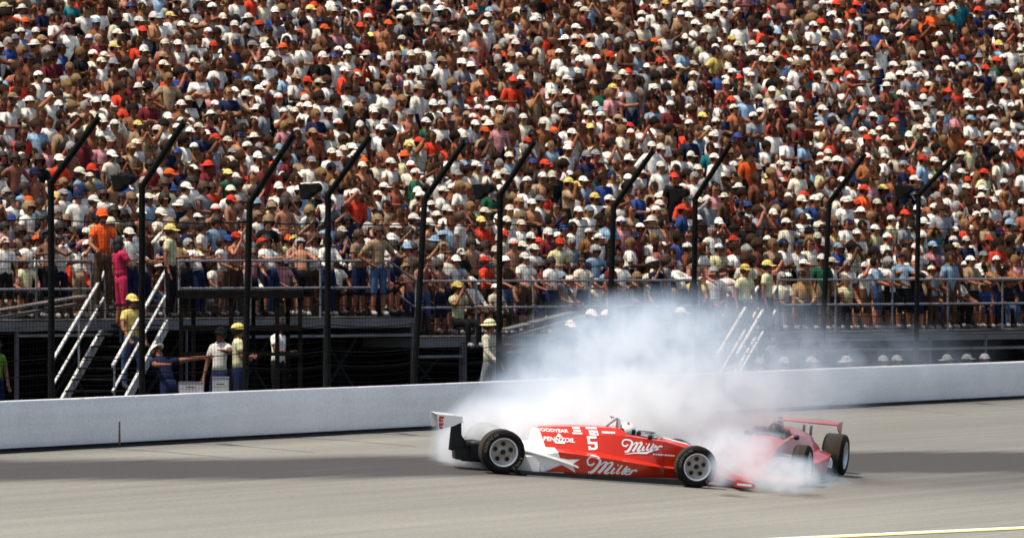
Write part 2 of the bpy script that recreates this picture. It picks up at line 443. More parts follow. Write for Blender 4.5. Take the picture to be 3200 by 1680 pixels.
# loudspeakers clamped to every second post
words = {1: 'first', 3: 'second', 5: 'third', 7: 'fourth', 9: 'fifth'}
o0 = None
for i in (1, 3, 5, 7, 9):
    pe = PB[i][1]
    if o0 is None:
        o0 = empty('loudspeaker')
        mb = MB()                                  # flared rectangular horn opening to the left, towards the crowd
        S0 = [(-.27, -.20, .13, .13), (-.16, -.10, .11, .11), (-.07, -.05, .06, .06)]
        V = []; F = []
        for (x, zz, hy, hz) in S0: V += [(x, -hy, .12 + zz * 0 - hz + .0), (x, hy, .12 - hz), (x, hy, .12 + hz), (x, -hy, .12 + hz)]
        for k_i in range(2):
            for j in range(4): F.append((k_i * 4 + j, k_i * 4 + (j + 1) % 4, k_i * 4 + 4 + (j + 1) % 4, k_i * 4 + 4 + j))
        F.append((8, 9, 10, 11)); mb.add(V, F)
        mb.add([(x + .02, y * .93, .12 + (zq - .12) * .93) for x, y, zq in V[:8]], [(0, 1, 5, 4), (1, 2, 6, 5), (2, 3, 7, 6), (3, 0, 4, 7)])
        mb.build('horn', M['black'], o0)
        mb = MB(); mb.lathe([(0, -.10), (.075, -.10), (.085, -.04), (.085, .06), (.06, .09), (0, .09)], 16, 'y', (-.02, 0, .12)); mb.build('driver', M['black'], o0, 40)
        mb = MB(); mb.box((.05, 0, .02), (.12, .05, .05)); mb.bar((-.02, 0, .12), (.06, 0, -.12), .03, .02); mb.build('bracket', M['steel'], o0)
        o = o0
    else:
        o = o0.copy(); col.objects.link(o)
        for ch in list(o0.children): c = ch.copy(); col.objects.link(c); c.parent = o
    o.location = pe + Vector((-.15, .02, .0)); o.rotation_euler = (0, R(-14), R(-28))
    tag(o, 'black horn loudspeaker clamped at the bend of the %s fence post' % {1: 'second', 3: 'fourth', 5: 'sixth', 7: 'eighth', 9: 'tenth'}[i], 'loudspeaker', 'loudspeakers on the fence posts')

# ------------------------------------------------------------------ grandstand
Y0 = 133.2
T = Vector((.677, .736, 0)).normalized(); N = Vector((-T.y, T.x, 0))
def st(l, m, z=0): return Vector((T.x * l + N.x * m, Y0 + T.y * l + N.y * m, z))
l_step = 0.0
for _ in range(40): l_step += (1290 - proj(st(l_step, 0))[0]) / 110
def deck(l): return 1.75 if l < l_step else 1.35
RISE, GO = .24, .62
NR = 34
def tier(l, r):
    """height of tier r (r = 0 is the walkway behind the rail)"""
    if r <= 1: return deck(l)
    a = min(max((l - l_step + 3) / 6, 0), 1) if r > 3 else (0 if l < l_step else 1)
    return 1.75 - .4 * a + RISE * (r - 1)
LM, LP_ = -16, 44
stand = empty('grandstand', st(0, 0, 0)); so_ = Vector(stand.location)
tag(stand, 'long packed grandstand with grey guard rails and dark space under its deck', 'grandstand')
ls = [LM + i * .5 for i in range(int((LP_ - LM) / .5) + 1)]
ls = sorted(ls + [l_step - .001, l_step + .001])
V = []; F = []
pr_ = [(-.05, 0)]
for r in range(1, NR + 3): pr_ += [(1.35 + (r - 1) * GO, r - 1), (1.35 + (r - 1) * GO + .001, r)]
nn = len(pr_)
for l in ls:
    for (m, r) in pr_: V.append(st(l, m, tier(l, max(r, 0)) - .02) - so_)
for i in range(len(ls) - 1):
    for j in range(nn - 1): F.append((i * nn + j, (i + 1) * nn + j, (i + 1) * nn + j + 1, i * nn + j + 1))
mb = MB(); mb.add(V, F); mb.build('seating_tiers', M['bench'], stand)
# deck slab and fascia
mb = MB()
for a, b in ((LM, l_step), (l_step, LP_)):
    z = deck((a + b) / 2)
    c = st((a + b) / 2, .64, z - .13) - so_
    rot = Matrix((T, N, Vector((0, 0, 1)))).transposed()
    mb.box(c, (b - a - .01, 1.40, .18), rot)
mb.build('deck_slab', M['deck'], stand)
mb = MB()
for l in [LM + i * 2.4 for i in range(25)]:
    mb.box(st(l, .9, deck(l) / 2 - .12) - so_, (.16, .16, deck(l) - .24), rot)
    mb.bar(st(l, .9, deck(l) - .3) - so_, st(l, 5, deck(l) + .8) - so_, .12, .14)
    mb.box(st(l, 5, 1.2) - so_, (.16, .16, 2.4), rot)
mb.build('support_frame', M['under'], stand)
mb = MB(); mb.box(st((LM + LP_) / 2, 6.2, 1.6) - so_, (LP_ - LM, .2, 3.6), rot); mb.build('under_shade_panel', M['under'], stand)  # added near-black panel, its colour stands in for shade under the deck
# sloping boards under the raised seats, right of the sixth post and far left
for px0, px1, y0_, y1_ in ((1575, 1790, 1030, 975), (1585, 1830, 1052, 985), (1590, 1850, 1078, 1010), (1600, 1800, 1100, 1060), (-40, 260, 975, 925), (-40, 240, 1000, 950)):
    a = at(px0, 131 if px0 > 0 else 121); b = at(px1, 133 if px0 > 0 else 123.5)
    a.z = HC - (y0_ - 805) / F0 * a.y; b.z = HC - (y1_ - 805) / F0 * b.y
    mb = MB(); mb.bar(a - so_, b - so_, .25, .035); mb.build('sloping_board', M['bench'], stand)
# thin steel columns and a low rail at the front edge
for px, wd in ((52, .06), (156, .05), (583, .035), (768, .04), (1015, .05), (1288, .05), (1447, .11), (1560, .05), (1700, .05), (2500, .05), (2650, .06), (2905, .06), (3080, .05)):
    l = 0
    for _ in range(40): l += (px - proj(st(l, -.06))[0]) / 110
    h = deck(l) - .12; mb = MB(); mb.box(st(l, -.06, h / 2) - so_, (wd, wd, h), rot); mb.build('column', M['column'], stand)
def low_bar(p0, p1, z):
    ends = []
    for px in (p0, p1):
        l = 0
        for _ in range(40): l += (px - proj(st(l, -.09))[0]) / 110
        ends.append(st(l, -.09, z) - so_)
    mb = MB(); mb.bar(ends[0], ends[1], .03, .05); mb.build('low_bar', M['steel'], stand)
low_bar(55, 350, 1.45); low_bar(770, 1290, 1.38); low_bar(1300, 1450, .95); low_bar(2430, 3230, .95)
for l in [LM + 1.2 + i * 2.4 for i in range(24)]:
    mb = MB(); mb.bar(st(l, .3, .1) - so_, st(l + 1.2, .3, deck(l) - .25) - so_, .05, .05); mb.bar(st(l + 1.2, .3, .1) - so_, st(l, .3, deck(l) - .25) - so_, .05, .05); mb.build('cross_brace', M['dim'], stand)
# guard rails
def rail(pts, posts_l, name='guard_rail'):
    mb = MB()
    for h in (1.07, .55): mb.tube([st(l, m, z + h) - so_ for l, m, z in pts], .024, 8)
    for l, m, z in posts_l: mb.tube([st(l, m, z - .1) - so_, st(l, m, z + 1.07) - so_], .022, 8)
    mb.build(name, M['steel'], stand)
def l_at(px, m=0.0):
    l = 0
    for _ in range(40): l += (px - proj(st(l, m))[0]) / 110
    return l
def seg(p0, p1, z0, z1=None, m=0.0, n=None):
    a, b = l_at(p0), l_at(p1); z1 = z0 if z1 is None else z1
    n = n or max(1, round((b - a) / 1.75))
    P = [(a + (b - a) * i / n, m, z0 + (z1 - z0) * i / n) for i in range(n + 1)]
    rail(P, P)
seg(-60, 285, 1.75); seg(285, 365, 1.75, 1.40, m=-.1, n=1)
seg(560, 1215, 1.75); seg(1215, 1300, 1.75, 1.35, n=1)
seg(1305, 2185, 1.35); seg(2430, 3300, 1.35)

# ------------------------------------------------------------------ steel stairs from the ground to the deck
def stairs(top, run, width, z1, z0, label, n=9):
    o = empty('steel_stairs', top + run); base = Vector(o.location)
    tag(o, label, 'stairs', 'stairs up to the stand')
    up = Vector((0, 0, 1))
    for s in (0, 1):
        off = width * s
        a = top + off + up * z1; b = top + off + run + up * z0
        mb = MB(); mb.bar(a - base - up * .1, b - base - up * .1, .05, .22); mb.build('stringer', M['whitepaint'], o)
        for h, th in ((.95, .05), (.5, .04)):
            mb = MB(); mb.bar(a + up * h - base, b + up * h - base, th, th); mb.build('handrail', M['whitepaint'], o)
        for u in (.03, .5, .97): mb = MB(); c = a.lerp(b, u) - base; mb.bar(c, c + up * .97, .035, .035); mb.build('baluster', M['steel'], o)
    for i in range(n):
        u = (i + .5) / n; c = (top + run * u + width * .5 + up * (z1 + (z0 - z1) * u)) - base
        wv = width.normalized(); d = up.cross(wv); rt = Matrix((wv, d, up)).transposed()
        mb = MB(); mb.box(c, (width.length - .06, .24, .03), rt); mb.build('step', M['under'], o)
    return o
tp = at(521, 125.2); stairs(tp, at(352, 118.6) - tp, Vector((-1.14, .35, 0)), 1.72, .02, 'white railed steel stairs up to the stand between first and second fence posts')
tp = at(2369, 139.0); stairs(tp, at(2240, 133.0) - tp, Vector((.40, .35, 0)), 1.33, .0, 'white railed steel stairs rising behind the tyre smoke')

# ------------------------------------------------------------------ dark timber shelter in front of the stand
sh = empty('timber_shelter', at(750, 121)); sb = Vector(sh.location)
tag(sh, 'dark flat-roofed timber shelter on posts between the second and fourth fence posts', 'shelter')
ct = at(752, 121.6, 2.27) - sb
mb = MB(); mb.box(ct, (2.24, 1.5, .05)); mb.box(ct + Vector((0, -.74, -.06)), (2.24, .05, .12)); mb.build('roof', M['timber'], sh)
for px, Z in ((566, 120.9), (604, 122.2), (722, 120.9), (792, 122.2), (866, 120.9), (900, 122.2), (938, 120.9)):
    mb = MB(); p = at(px, Z) - sb; mb.box(p + Vector((0, 0, 1.12)), (.075, .075, 2.24)); mb.build('post', M['timber'], sh)
mb = MB(); mb.bar(at(566, 120.85, 1.62) - sb, at(938, 120.85, 1.62) - sb, .05, .10); mb.bar(at(566, 120.85, 1.15) - sb, at(938, 120.85, 1.15) - sb, .04, .07); mb.build('cross_rail', M['timber'], sh)

# grey cases on a table behind the wall
tb = empty('folding_table', at(640, 109.6)); b0 = Vector(tb.location)
tag(tb, 'low grey folding table behind the wall beside the crouching man', 'table')
mb = MB(); mb.box((0, 0, .66), (.95, .5, .04)); mb.build('tabletop', M['crate'], tb)
for sx in (-.42, .42):
    for sy in (-.2, .2): mb = MB(); mb.box((sx, sy, .32), (.03, .03, .64)); mb.build('leg', M['steel'], tb)
for k_i, (dx, wd, hh, lab) in enumerate(((-.22, .40, .16, 'low grey equipment case on the left of the folding table'), (.26, .26, .24, 'taller grey equipment case on the right of the folding table'))):
    e = empty('equipment_case', b0 + Vector((dx, 0, .68))); tag(e, lab, 'case', 'equipment cases on the table')
    mb = MB(); mb.box((0, 0, hh / 2), (wd, .3, hh)); mb.build('body', M['crate'], e)
    mb = MB(); mb.tube([(-.06, -.16, hh * .6), (-.06, -.19, hh * .6), (.06, -.19, hh * .6), (.06, -.16, hh * .6)], .008, 6); mb.build('handle', M['black'], e)
    mb = MB(); mb.box((0, 0, hh + .01), (wd + .01, .31, .02)); mb.build('lid', M['steel'], e)

# ------------------------------------------------------------------ people
HEADC = Vector((0, -.005, 1.625))
def skeleton(p):
    """joint list of a 1.75 m adult facing -Y; p = pose dictionary"""
    lean = p.get('lean', 0); sit = p.get('sit', 0); side = p.get('side', 0)
    V = []; E = []; RR = []; RG = {}
    def v(c, r): V.append(Vector(c)); RR.append(r if isinstance(r, tuple) else (r, r)); return len(V) - 1
    def e(a, b, g): E.append((a, b)); RG[(a, b)] = g
    rot = Matrix.Rotation(-lean, 3, 'X') @ Matrix.Rotation(side, 3, 'Y')
    pv = Vector((0, 0, .95))
    def U(c):                                        # upper body leans about the pelvis
        return pv + rot @ (Vector(c) - pv)
    pel = v((0, 0, .95), (.135, .10))
    wai = v(U((0, 0, 1.10)), (.125, .095)); che = v(U((0, 0, 1.29)), (.15, .105)); upc = v(U((0, .005, 1.40)), (.10, .085))
    nec = v(U((0, .005, 1.485)), (.056, .056)); hd1 = v(U((0, -.012, 1.565)), (.070, .080)); hd2 = v(U((0, -.002, 1.655)), (.080, .095)); hd3 = v(U((0, .005, 1.715)), (.055, .065))
    e(pel, wai, 'torso'); e(wai, che, 'torso'); e(che, upc, 'torso'); e(upc, nec, 'neck'); e(nec, hd1, 'head'); e(hd1, hd2, 'head'); e(hd2, hd3, 'head')
    if p.get('hi'):
        ns = v(U((0, -.112, 1.60)), (.012, .014)); e(hd1, ns, 'head')
        for s in (-1, 1): er = v(U((s * .088, .01, 1.61)), (.010, .018)); e(hd2, er, 'head')
    for s, side_ in ((-1, 'R'), (1, 'L')):
        sh_ = v(U((s * .155, .005, 1.405)), .066); e(upc, sh_, 'torso')
        el, ha = p['arm' + side_]
        el = Vector(el); ha = Vector(ha)
        EL = v(U((s * el.x, el.y, el.z)), .044); e(sh_, EL, 'uarm')
        hv = Vector((s * ha.x, ha.y, ha.z))
        d = (hv - Vector((s * el.x, el.y, el.z))).normalized()
        WR = v(U(hv), (.028, .028)); e(EL, WR, 'larm')
        if p.get('hi'):
            pm = v(U(hv + d * .07), (.034, .018)); e(WR, pm, 'hand')
            side_v = d.cross(Vector((0, 1, 0.3))).normalized()
            for fi, (o_, L_) in enumerate(((-.030, .065), (-.010, .078), (.010, .074), (.030, .056))):
                fb = hv + d * .085 + side_v * o_; a = v(U(fb + d * L_ * .5), .0095); b = v(U(fb + d * L_ * .95 + Vector((0, -.012, -.012))), .008)
                e(pm, a, 'hand'); e(a, b, 'hand')
            th_ = v(U(hv + d * .055 - side_v * .052), .011); e(WR, th_, 'hand')
        else:
            pm = v(U(hv + d * .10), (.036, .026)); e(WR, pm, 'hand')
    for s in (-1, 1):
        if sit:
            hp = v((s * .09, -.02, .93), .085); kn = v((s * .13, -.45, .93 + .02), .060); an = v((s * .13, -.46, .53), .040); to = v((s * .14, -.62, .49), .038)
        else:
            st_ = p.get('stride', 0) * s
            hp = v((s * .09, 0, .88), .085); kn = v((s * .10, -.02 - st_ * .12, .48), .058); an = v((s * .11, .02 - st_ * .05, .09), .040); to = v((s * .13, -.16 - st_ * .05, .045), .038)
        e(pel, hp, 'pelvis'); e(hp, kn, 'thigh'); e(kn, an, 'shin'); e(an, to, 'foot')
    return V, E, RR, RG, U
D = ((.25, .02, 1.12), (.25, -.06, .88))
POSES = {
    'down': dict(armL=D, armR=D),
    'folded': dict(armL=((.25, -.06, 1.14), (-.07, -.22, 1.17)), armR=((.25, -.06, 1.14), (-.05, -.20, 1.13))),
    'rail': dict(armL=((.25, -.12, 1.15), (.22, -.36, 1.06)), armR=((.26, -.12, 1.15), (.24, -.36, 1.06)), lean=.08),
    'brow': dict(armL=D, armR=((.34, -.17, 1.42), (.10, -.16, 1.63))),
    'camera': dict(armL=((.22, -.22, 1.27), (.05, -.19, 1.53)), armR=((.22, -.22, 1.27), (.05, -.19, 1.53))),
    'hips': dict(armL=((.40, .05, 1.15), (.19, -.06, 1.01)), armR=((.40, .05, 1.15), (.19, -.06, 1.01))),
    'point': dict(armL=((.40, -.18, 1.40), (.58, -.36, 1.52)), armR=D),
    'leanrail': dict(armL=((.30, -.15, 1.18), (.30, -.40, 1.10)), armR=((.30, -.15, 1.18), (.16, -.40, 1.10)), lean=.45),
    'overhead': dict(armL=((.36, -.02, 1.58), (.09, .0, 1.74)), armR=((.36, -.02, 1.58), (.09, .0, 1.74))),
    'reach': dict(armL=((.30, -.22, 1.30), (.30, -.48, 1.30)), armR=D, lean=.12),
    'sit': dict(armL=((.24, -.12, 1.15), (.14, -.34, 1.03)), armR=((.24, -.12, 1.15), (.14, -.34, 1.03)), sit=1, lean=.1),
    'sitcam': dict(armL=((.24, -.20, 1.25), (.05, -.19, 1.54)), armR=((.24, -.20, 1.25), (.05, -.19, 1.54)), sit=1, lean=.05),
    'sideways': dict(armL=D, armR=((.25, -.1, 1.14), (.02, -.25, 1.16)), side=.08),
    'crouch': dict(armL=((.40, -.16, 1.33), (.64, -.26, 1.28)), armR=((.22, -.18, 1.19), (.20, -.38, 1.02)), lean=.75),
    'walk': dict(armL=((.26, .08, 1.15), (.24, -.08, .94)), armR=((.26, -.10, 1.15), (.24, -.28, .98)), stride=1),
}
BODY = {}
def make_body(name, hi):
    p = dict(POSES[name]); p['hi'] = hi
    V, E, RR, RG, U = skeleton(p)
    me = bpy.data.meshes.new('tmp'); me.from_pydata(V, E, [])
    o = bpy.data.objects.new('tmp', me); col.objects.link(o)
    md = o.modifiers.new('skin', 'SKIN'); md.use_smooth_shade = True; md.branch_smoothing = .3
    for i, r in enumerate(RR):
        sv = me.skin_vertices[0].data[i]; sv.radius = (r[0], r[1])
    me.skin_vertices[0].data[0].use_root = True
    if hi:
        ss = o.modifiers.new('sub', 'SUBSURF'); ss.levels = 1; ss.render_levels = 1
    dg = bpy.context.evaluated_depsgraph_get(); dg.update()
    m2 = bpy.data.meshes.new_from_object(o.evaluated_get(dg))
    bpy.data.objects.remove(o)
    segs = [(Vector(V[a]), Vector(V[b]), max(RR[a][0], RR[b][0]), RG[(a, b)]) for a, b in E]
    reg = []
    for f in m2.polygons:
        c = f.center; best = None
        for a, b, r, g in segs:
            ab = b - a; u = max(0, min(1, (c - a).dot(ab) / max(ab.length_squared, 1e-9)))
            d = (c - (a + ab * u)).length / (r + .02)
            if best is None or d < best[0]: best = (d, g, u)
        g = best[1]
        if g == 'uarm' and best[2] > .62: g = 'larm'
        if g == 'torso' and c.z < .99: g = 'pelvis'
        reg.append(g)
    m2.materials.clear(); m2.materials.append(M['skin'])
    # head frame
    hc = U(HEADC); up = (U(HEADC + Vector((0, 0, .1))) - hc).normalized(); fr = (U(HEADC + Vector((0, -.1, 0))) - hc).normalized()
    x = fr.cross(up) * -1
    # keep heads level-ish even when the body leans
    HM = Matrix.Translation(hc) @ Matrix((x, -fr, up)).transposed().to_4x4()
    return m2, reg, HM
def body(name, hi=True):
    k = (name, hi)
    if k not in BODY: BODY[k] = make_body(*k)
    return BODY[k]
CLO = {}
def clothing(name, regs, off, mat_, key, hi=True, side=0):
    k = (name, key, hi, side)
    if k in CLO: return CLO[k]
    m, reg, HM = body(name, hi)
    bm = bmesh.new(); bm.from_mesh(m); bm.faces.ensure_lookup_table()
    kill = [f for f, g in zip(bm.faces, reg) if g not in regs or (side and f.calc_center_median().x * side < 0)]
    bmesh.ops.delete(bm, geom=kill, context='FACES')
    bm.normal_update()
    nrm = {v: v.normal.copy() for v in bm.verts}
    for v in bm.verts: v.co += nrm[v] * off
    # a turned-in hem gives the cloth thickness
    be = [e for e in bm.edges if e.is_boundary]
    r = bmesh.ops.extrude_edge_only(bm, edges=be)
    for v in [g for g in r['geom'] if isinstance(g, bmesh.types.BMVert)]:
        q = min((w_ for w_ in nrm), key=lambda w_: (w_.co - v.co).length_squared); v.co -= nrm[q] * off * 1.3
    left = set(bm.faces); isl = []
    while left:
        q = [left.pop()]; g = [q[0]]
        while q:
            for e_ in q.pop().edges:
                for f2 in e_.link_faces:
                    if f2 in left: left.discard(f2); g.append(f2); q.append(f2)
        isl.append(g)
    big = max(len(g) for g in isl)
    bmesh.ops.delete(bm, geom=[f for g in isl if len(g) < (big if key != 'shoe' else 1) for f in g], context='FACES')
    bmesh.ops.delete(bm, geom=[v for v in bm.verts if not v.link_faces], context='VERTS')
    me = bpy.data.meshes.new(key); bm.to_mesh(me); bm.free()
    me.materials.clear(); me.materials.append(mat_)
    me.polygons.foreach_set('use_smooth', [True] * len(me.polygons))
    CLO[k] = me; return me
TEE = ('torso', 'uarm'); TANK = ('torso',); LONG = ('torso', 'uarm', 'larm')
SHORTS = ('pelvis', 'thigh'); TROU = ('pelvis', 'thigh', 'shin'); SHOE = ('foot',)

def sph(mb, c, r, nu, nv, keep=None, jitter=0, sd=0):
    """ellipsoid patch"""
    rg = random.Random(sd); V = []; F = []
    for j in range(nv + 1):
        ph = math.pi * j / nv
        for i in range(nu):
            A = 2 * math.pi * i / nu; k = 1 + rg.uniform(-jitter, jitter)
            V.append((c[0] + r[0] * k * math.sin(ph) * math.sin(A), c[1] - r[1] * k * math.sin(ph) * math.cos(A), c[2] + r[2] * k * math.cos(ph)))
    for j in range(nv):
        for i in range(nu):
            q = (j * nu + i, (j + 1) * nu + i, (j + 1) * nu + (i + 1) % nu, j * nu + (i + 1) % nu)
            m = [sum(V[t][a] for t in q) / 4 for a in range(3)]
            if keep is None or keep(*m): F.append(q)
    mb.add(V, F)
# headwear in head coordinates: origin at head centre, +z up, -y forward
def hair_short(nu=14, nv=9):
    mb = MB(); sph(mb, (0, .012, .015), (.108, .126, .134), nu, nv, lambda x, y, z: z > .045 or (y > .0 and z > -.085) or (abs(x) > .07 and z > -.03), .07, 3); return mb
def hair_nape(nu=14, nv=9):
    mb = MB(); sph(mb, (0, .012, .015), (.101, .117, .120), nu, nv, lambda x, y, z: z < .05 and ((y > .0 and z > -.085) or (abs(x) > .07 and z > -.04)), .05, 3); return mb
def hair_long(nu=14, nv=9):
    mb = MB(); sph(mb, (0, .014, .01), (.108, .122, .126), nu, nv, lambda x, y, z: z > .06 or (y > -.01), .07, 4)
    sph(mb, (0, .05, -.10), (.11, .075, .13), nu, nv, lambda x, y, z: y > .03 or abs(x) > .06, .08, 8); return mb
def hair_curly(nu=14, nv=9):
    mb = MB(); sph(mb, (0, .02, .025), (.135, .145, .145), nu, nv, lambda x, y, z: z > .05 or y > .01 or abs(x) > .085, .10, 5); return mb
def cap(nu=14, nv=8, tall=1.0, part='both'):
    mb = MB()
    if part != 'visor': sph(mb, (0, .008, .030), (.106, .122, .108 * tall), nu, nv, lambda x, y, z: z > .028, 0)
    if part == 'dome': return mb
    n = 7; V = []; F = []                                    # curved visor
    for i in range(n):
        A = -1.15 + 2.3 * i / (n - 1)
        for dz in (0, -.006):
            V.append((.100 * math.sin(A), .008 - .116 * math.cos(A), .040 + dz)); V.append((.088 * math.sin(A) * 1.05, -.02 - .175 * math.cos(A * .8), .028 - .014 * abs(math.sin(A)) + dz))
    for i in range(n - 1):
        a = i * 4; b = a + 4
        F += [(a, a + 1, b + 1, b), (a + 2, b + 2, b + 3, a + 3), (a + 1, a + 3, b + 3, b + 1)]
    mb.add(V, F); return mb
def sunhat(nu=14, nv=8):
    mb = MB(); sph(mb, (0, .005, .035), (.104, .118, .105), nu, nv, lambda x, y, z: z > .03, 0)
    V = []; F = []
    for i in range(nu):
        A = 2 * math.pi * i / nu
        V += [(.100 * math.sin(A), .005 - .114 * math.cos(A), .042), (.178 * math.sin(A), .005 - .19 * math.cos(A), .022 + .012 * math.cos(2 * A)), (.178 * math.sin(A), .005 - .19 * math.cos(A), .014 + .012 * math.cos(2 * A)), (.100 * math.sin(A), .005 - .114 * math.cos(A), .034)]
    for i in range(nu):
        a = i * 4; b = ((i + 1) % nu) * 4
        F += [(a, a + 1, b + 1, b), (a + 1, a + 2, b + 2, b + 1), (a + 2, a + 3, b + 3, b + 2)]
    mb.add(V, F); return mb
def glasses():
    mb = MB()
    for s in (-1, 1):
        mb.box((s * .034, -.098, .010), (.050, .012, .032)); mb.bar((s * .060, -.092, .014), (s * .086, .0, .012), .004, .007)
    mb.box((0, -.104, .014), (.022, .008, .008)); return mb
HEADW = {'nape': hair_nape, 'short': hair_short, 'long': hair_long, 'curly': hair_curly, 'cap': cap, 'tallcap': lambda *a: cap(*a, tall=1.3), 'sunhat': sunhat}
HWM = {}
def headmesh(kind):
    if kind not in HWM:
        if kind in ('dome', 'visor'): HWM[kind] = cap(14, 8, 1.0, kind).mesh(kind, M['cloth'], 60)
        elif kind == 'glasses': HWM[kind] = glasses().mesh('sunglasses', M['dark_glass'])
        else: HWM[kind] = HEADW[kind]().mesh(kind, M['hair'] if kind in ('short', 'nape', 'long', 'curly') else M['cloth'], 60)
    return HWM[kind]

COL = {'white': (.80, .755, .67), 'cream': (.66, .60, .46), 'yellow': (.72, .55, .16), 'pale yellow': (.74, .70, .40), 'red': (.62, .045, .02), 'orange': (.72, .10, .02), 'maroon': (.17, .02, .025),
       'navy': (.012, .018, .06), 'blue': (.03, .07, .26), 'light blue': (.30, .45, .60), 'teal': (.02, .20, .24), 'green': (.015, .11, .06), 'grey': (.28, .29, .31), 'black': (.010, .010, .011),
       'pink': (.65, .28, .30), 'magenta': (.55, .03, .09), 'tan': (.40, .27, .16), 'brown': (.10, .05, .03), 'denim': (.06, .10, .20), 'khaki': (.30, .25, .15), 'lime': (.16, .28, .03),
       'black hair': (.010, .008, .007), 'dark brown hair': (.018, .009, .005), 'brown hair': (.055, .025, .012), 'blond hair': (.27, .16, .07), 'grey hair': (.35, .33, .31)}
SKINS = [(.25, .088, .042), (.19, .066, .032), (.31, .12, .063), (.14, .048, .024), (.36, .155, .088), (.22, .078, .038)]
def hue(c, r=None):
    r = r or rnd
    b = COL[c]; k = r.uniform(.68, 1.1)
    if c not in ('white', 'cream', 'red', 'orange', 'yellow'): k *= .8
    return tuple(min(.85, x * k) for x in b)

def make_person(s):
    """s: dict(pose, pos, yaw, scale, top, topstyle, bottom, bstyle, head kind, headcol, skin, glasses)"""
    m, reg, HM = body(s['pose'])
    o = link('person', m); o.color = (*s['skin'], 1)
    o.location = s['pos']; o.rotation_euler = (0, 0, s['yaw']); o.scale = (s['scale'],) * 3
    def child(nm, me, c, mtx=None):
        q = link(nm, me, o)
        if c is not None: q.color = (*c, 1)
        if mtx is not None: q.matrix_local = mtx
        return q
    if s['top'] != 'bare':
        rg = {'tee': TEE, 'tank': TANK, 'long': LONG}[s['tstyle']]
        child('shirt', clothing(s['pose'], rg, .013, M['cloth'], 'shirt_' + s['tstyle']), hue(s['top']))
    rg = {'shorts': SHORTS, 'trousers': TROU}[s['bstyle']]
    child(s['bstyle'], clothing(s['pose'], rg, .012, M['cloth'], s['bstyle']), hue(s['bottom']))
    sc_ = (.28, .27, .26) if rnd.random() < .4 else (.03, .03, .03)
    for sd in (-1, 1): child('shoe', clothing(s['pose'], SHOE, .010, M['cloth'], 'shoe', side=sd), sc_)
    hk = s['head']
    if hk in ('cap', 'tallcap', 'sunhat'):
        child('hair', headmesh('nape'), hue(rnd.choice(['dark brown hair', 'brown hair', 'black hair'])), HM)
    HT = HM @ Matrix.Rotation(s.get('tilt', 0), 4, 'X')
    if hk == 'cap' and s.get('visor'):
        q = child('cap', headmesh('dome'), hue(s['hcol']), HT); v_ = link('visor', headmesh('visor'), q); v_.color = (*hue(s['visor']), 1)
    else: child({'cap': 'cap', 'tallcap': 'cap', 'sunhat': 'sun_hat'}.get(hk, 'hair'), headmesh(hk), hue(s['hcol']), HT)
    if s['glasses']: child('sunglasses', headmesh('glasses'), None, HM)
    return o

# ---- who stands where
def pick(r, table):
    t = sum(w_ for _, w_ in table); u = r.uniform(0, t)
    for k, w_ in table:
        u -= w_
        if u <= 0: return k
    return table[-1][0]
TOPS = [('white', 36), ('bare', 25), ('cream', 8), ('grey', 5), ('light blue', 4), ('navy', 5), ('black', 5), ('red', 3), ('orange', .5), ('blue', 1), ('maroon', 4), ('teal', .7), ('green', .7), ('pale yellow', 2), ('yellow', .4), ('tan', 7), ('pink', 3), ('brown', 7)]
HEADS = [('cap', 34), ('tallcap', 7), ('sunhat', 6), ('short', 28), ('long', 9), ('curly', 16)]
CAPS = [('white', 50), ('cream', 16), ('red', 5), ('navy', 6), ('blue', 2), ('light blue', 3), ('yellow', 2), ('orange', 1.5), ('black', 4), ('grey', 5), ('tan', 4)]
HAIRS = [('dark brown hair', 40), ('brown hair', 30), ('black hair', 14), ('blond hair', 10), ('grey hair', 6)]
PST = [('down', 30), ('folded', 16), ('brow', 4), ('camera', 5), ('hips', 7), ('sit', 16), ('sitcam', 3), ('sideways', 14), ('overhead', .5), ('point', .5), ('reach', 2)]
FRONT = [('rail', 18), ('leanrail', 32), ('folded', 5), ('down', 4), ('brow', 2), ('camera', 4), ('sit', 35)]
def rand_person(r, front=False):
    s = {}
    s['pose'] = pick(r, FRONT if front else PST)
    s['top'] = pick(r, TOPS); s['tstyle'] = pick(r, [('tee', 75), ('tank', 17), ('long', 8)])
    s['bottom'] = pick(r, [('denim', 18), ('navy', 28), ('brown', 14), ('khaki', 5), ('white', 6), ('black', 24), ('maroon', 4), ('grey', 4)])
    s['bstyle'] = pick(r, [('shorts', 60), ('trousers', 40)])
    s['head'] = pick(r, HEADS); s['hcol'] = pick(r, CAPS if s['head'] in ('cap', 'tallcap', 'sunhat') else HAIRS)
    if front: s['bottom'] = pick(r, [('navy', 30), ('black', 30), ('brown', 25), ('denim', 8), ('tan', 7)])
    s['skin'] = tuple(c * r.uniform(.85, 1.15) for c in r.choice(SKINS)); s['glasses'] = r.random() < .4
    s['visor'] = r.choice(['red', 'navy', 'blue', 'red', 'black', 'green']) if s['head'] == 'cap' and s['hcol'] == 'white' and r.random() < .35 else None
    s['scale'] = r.uniform(.83, .97) * (1 if r.random() < .9 else .85)
    s['yaw'] = R(30) * r.uniform(-1, 1) + R(r.choice([8, 14, 20])); s['tilt'] = r.uniform(-.12, .2)
    return s

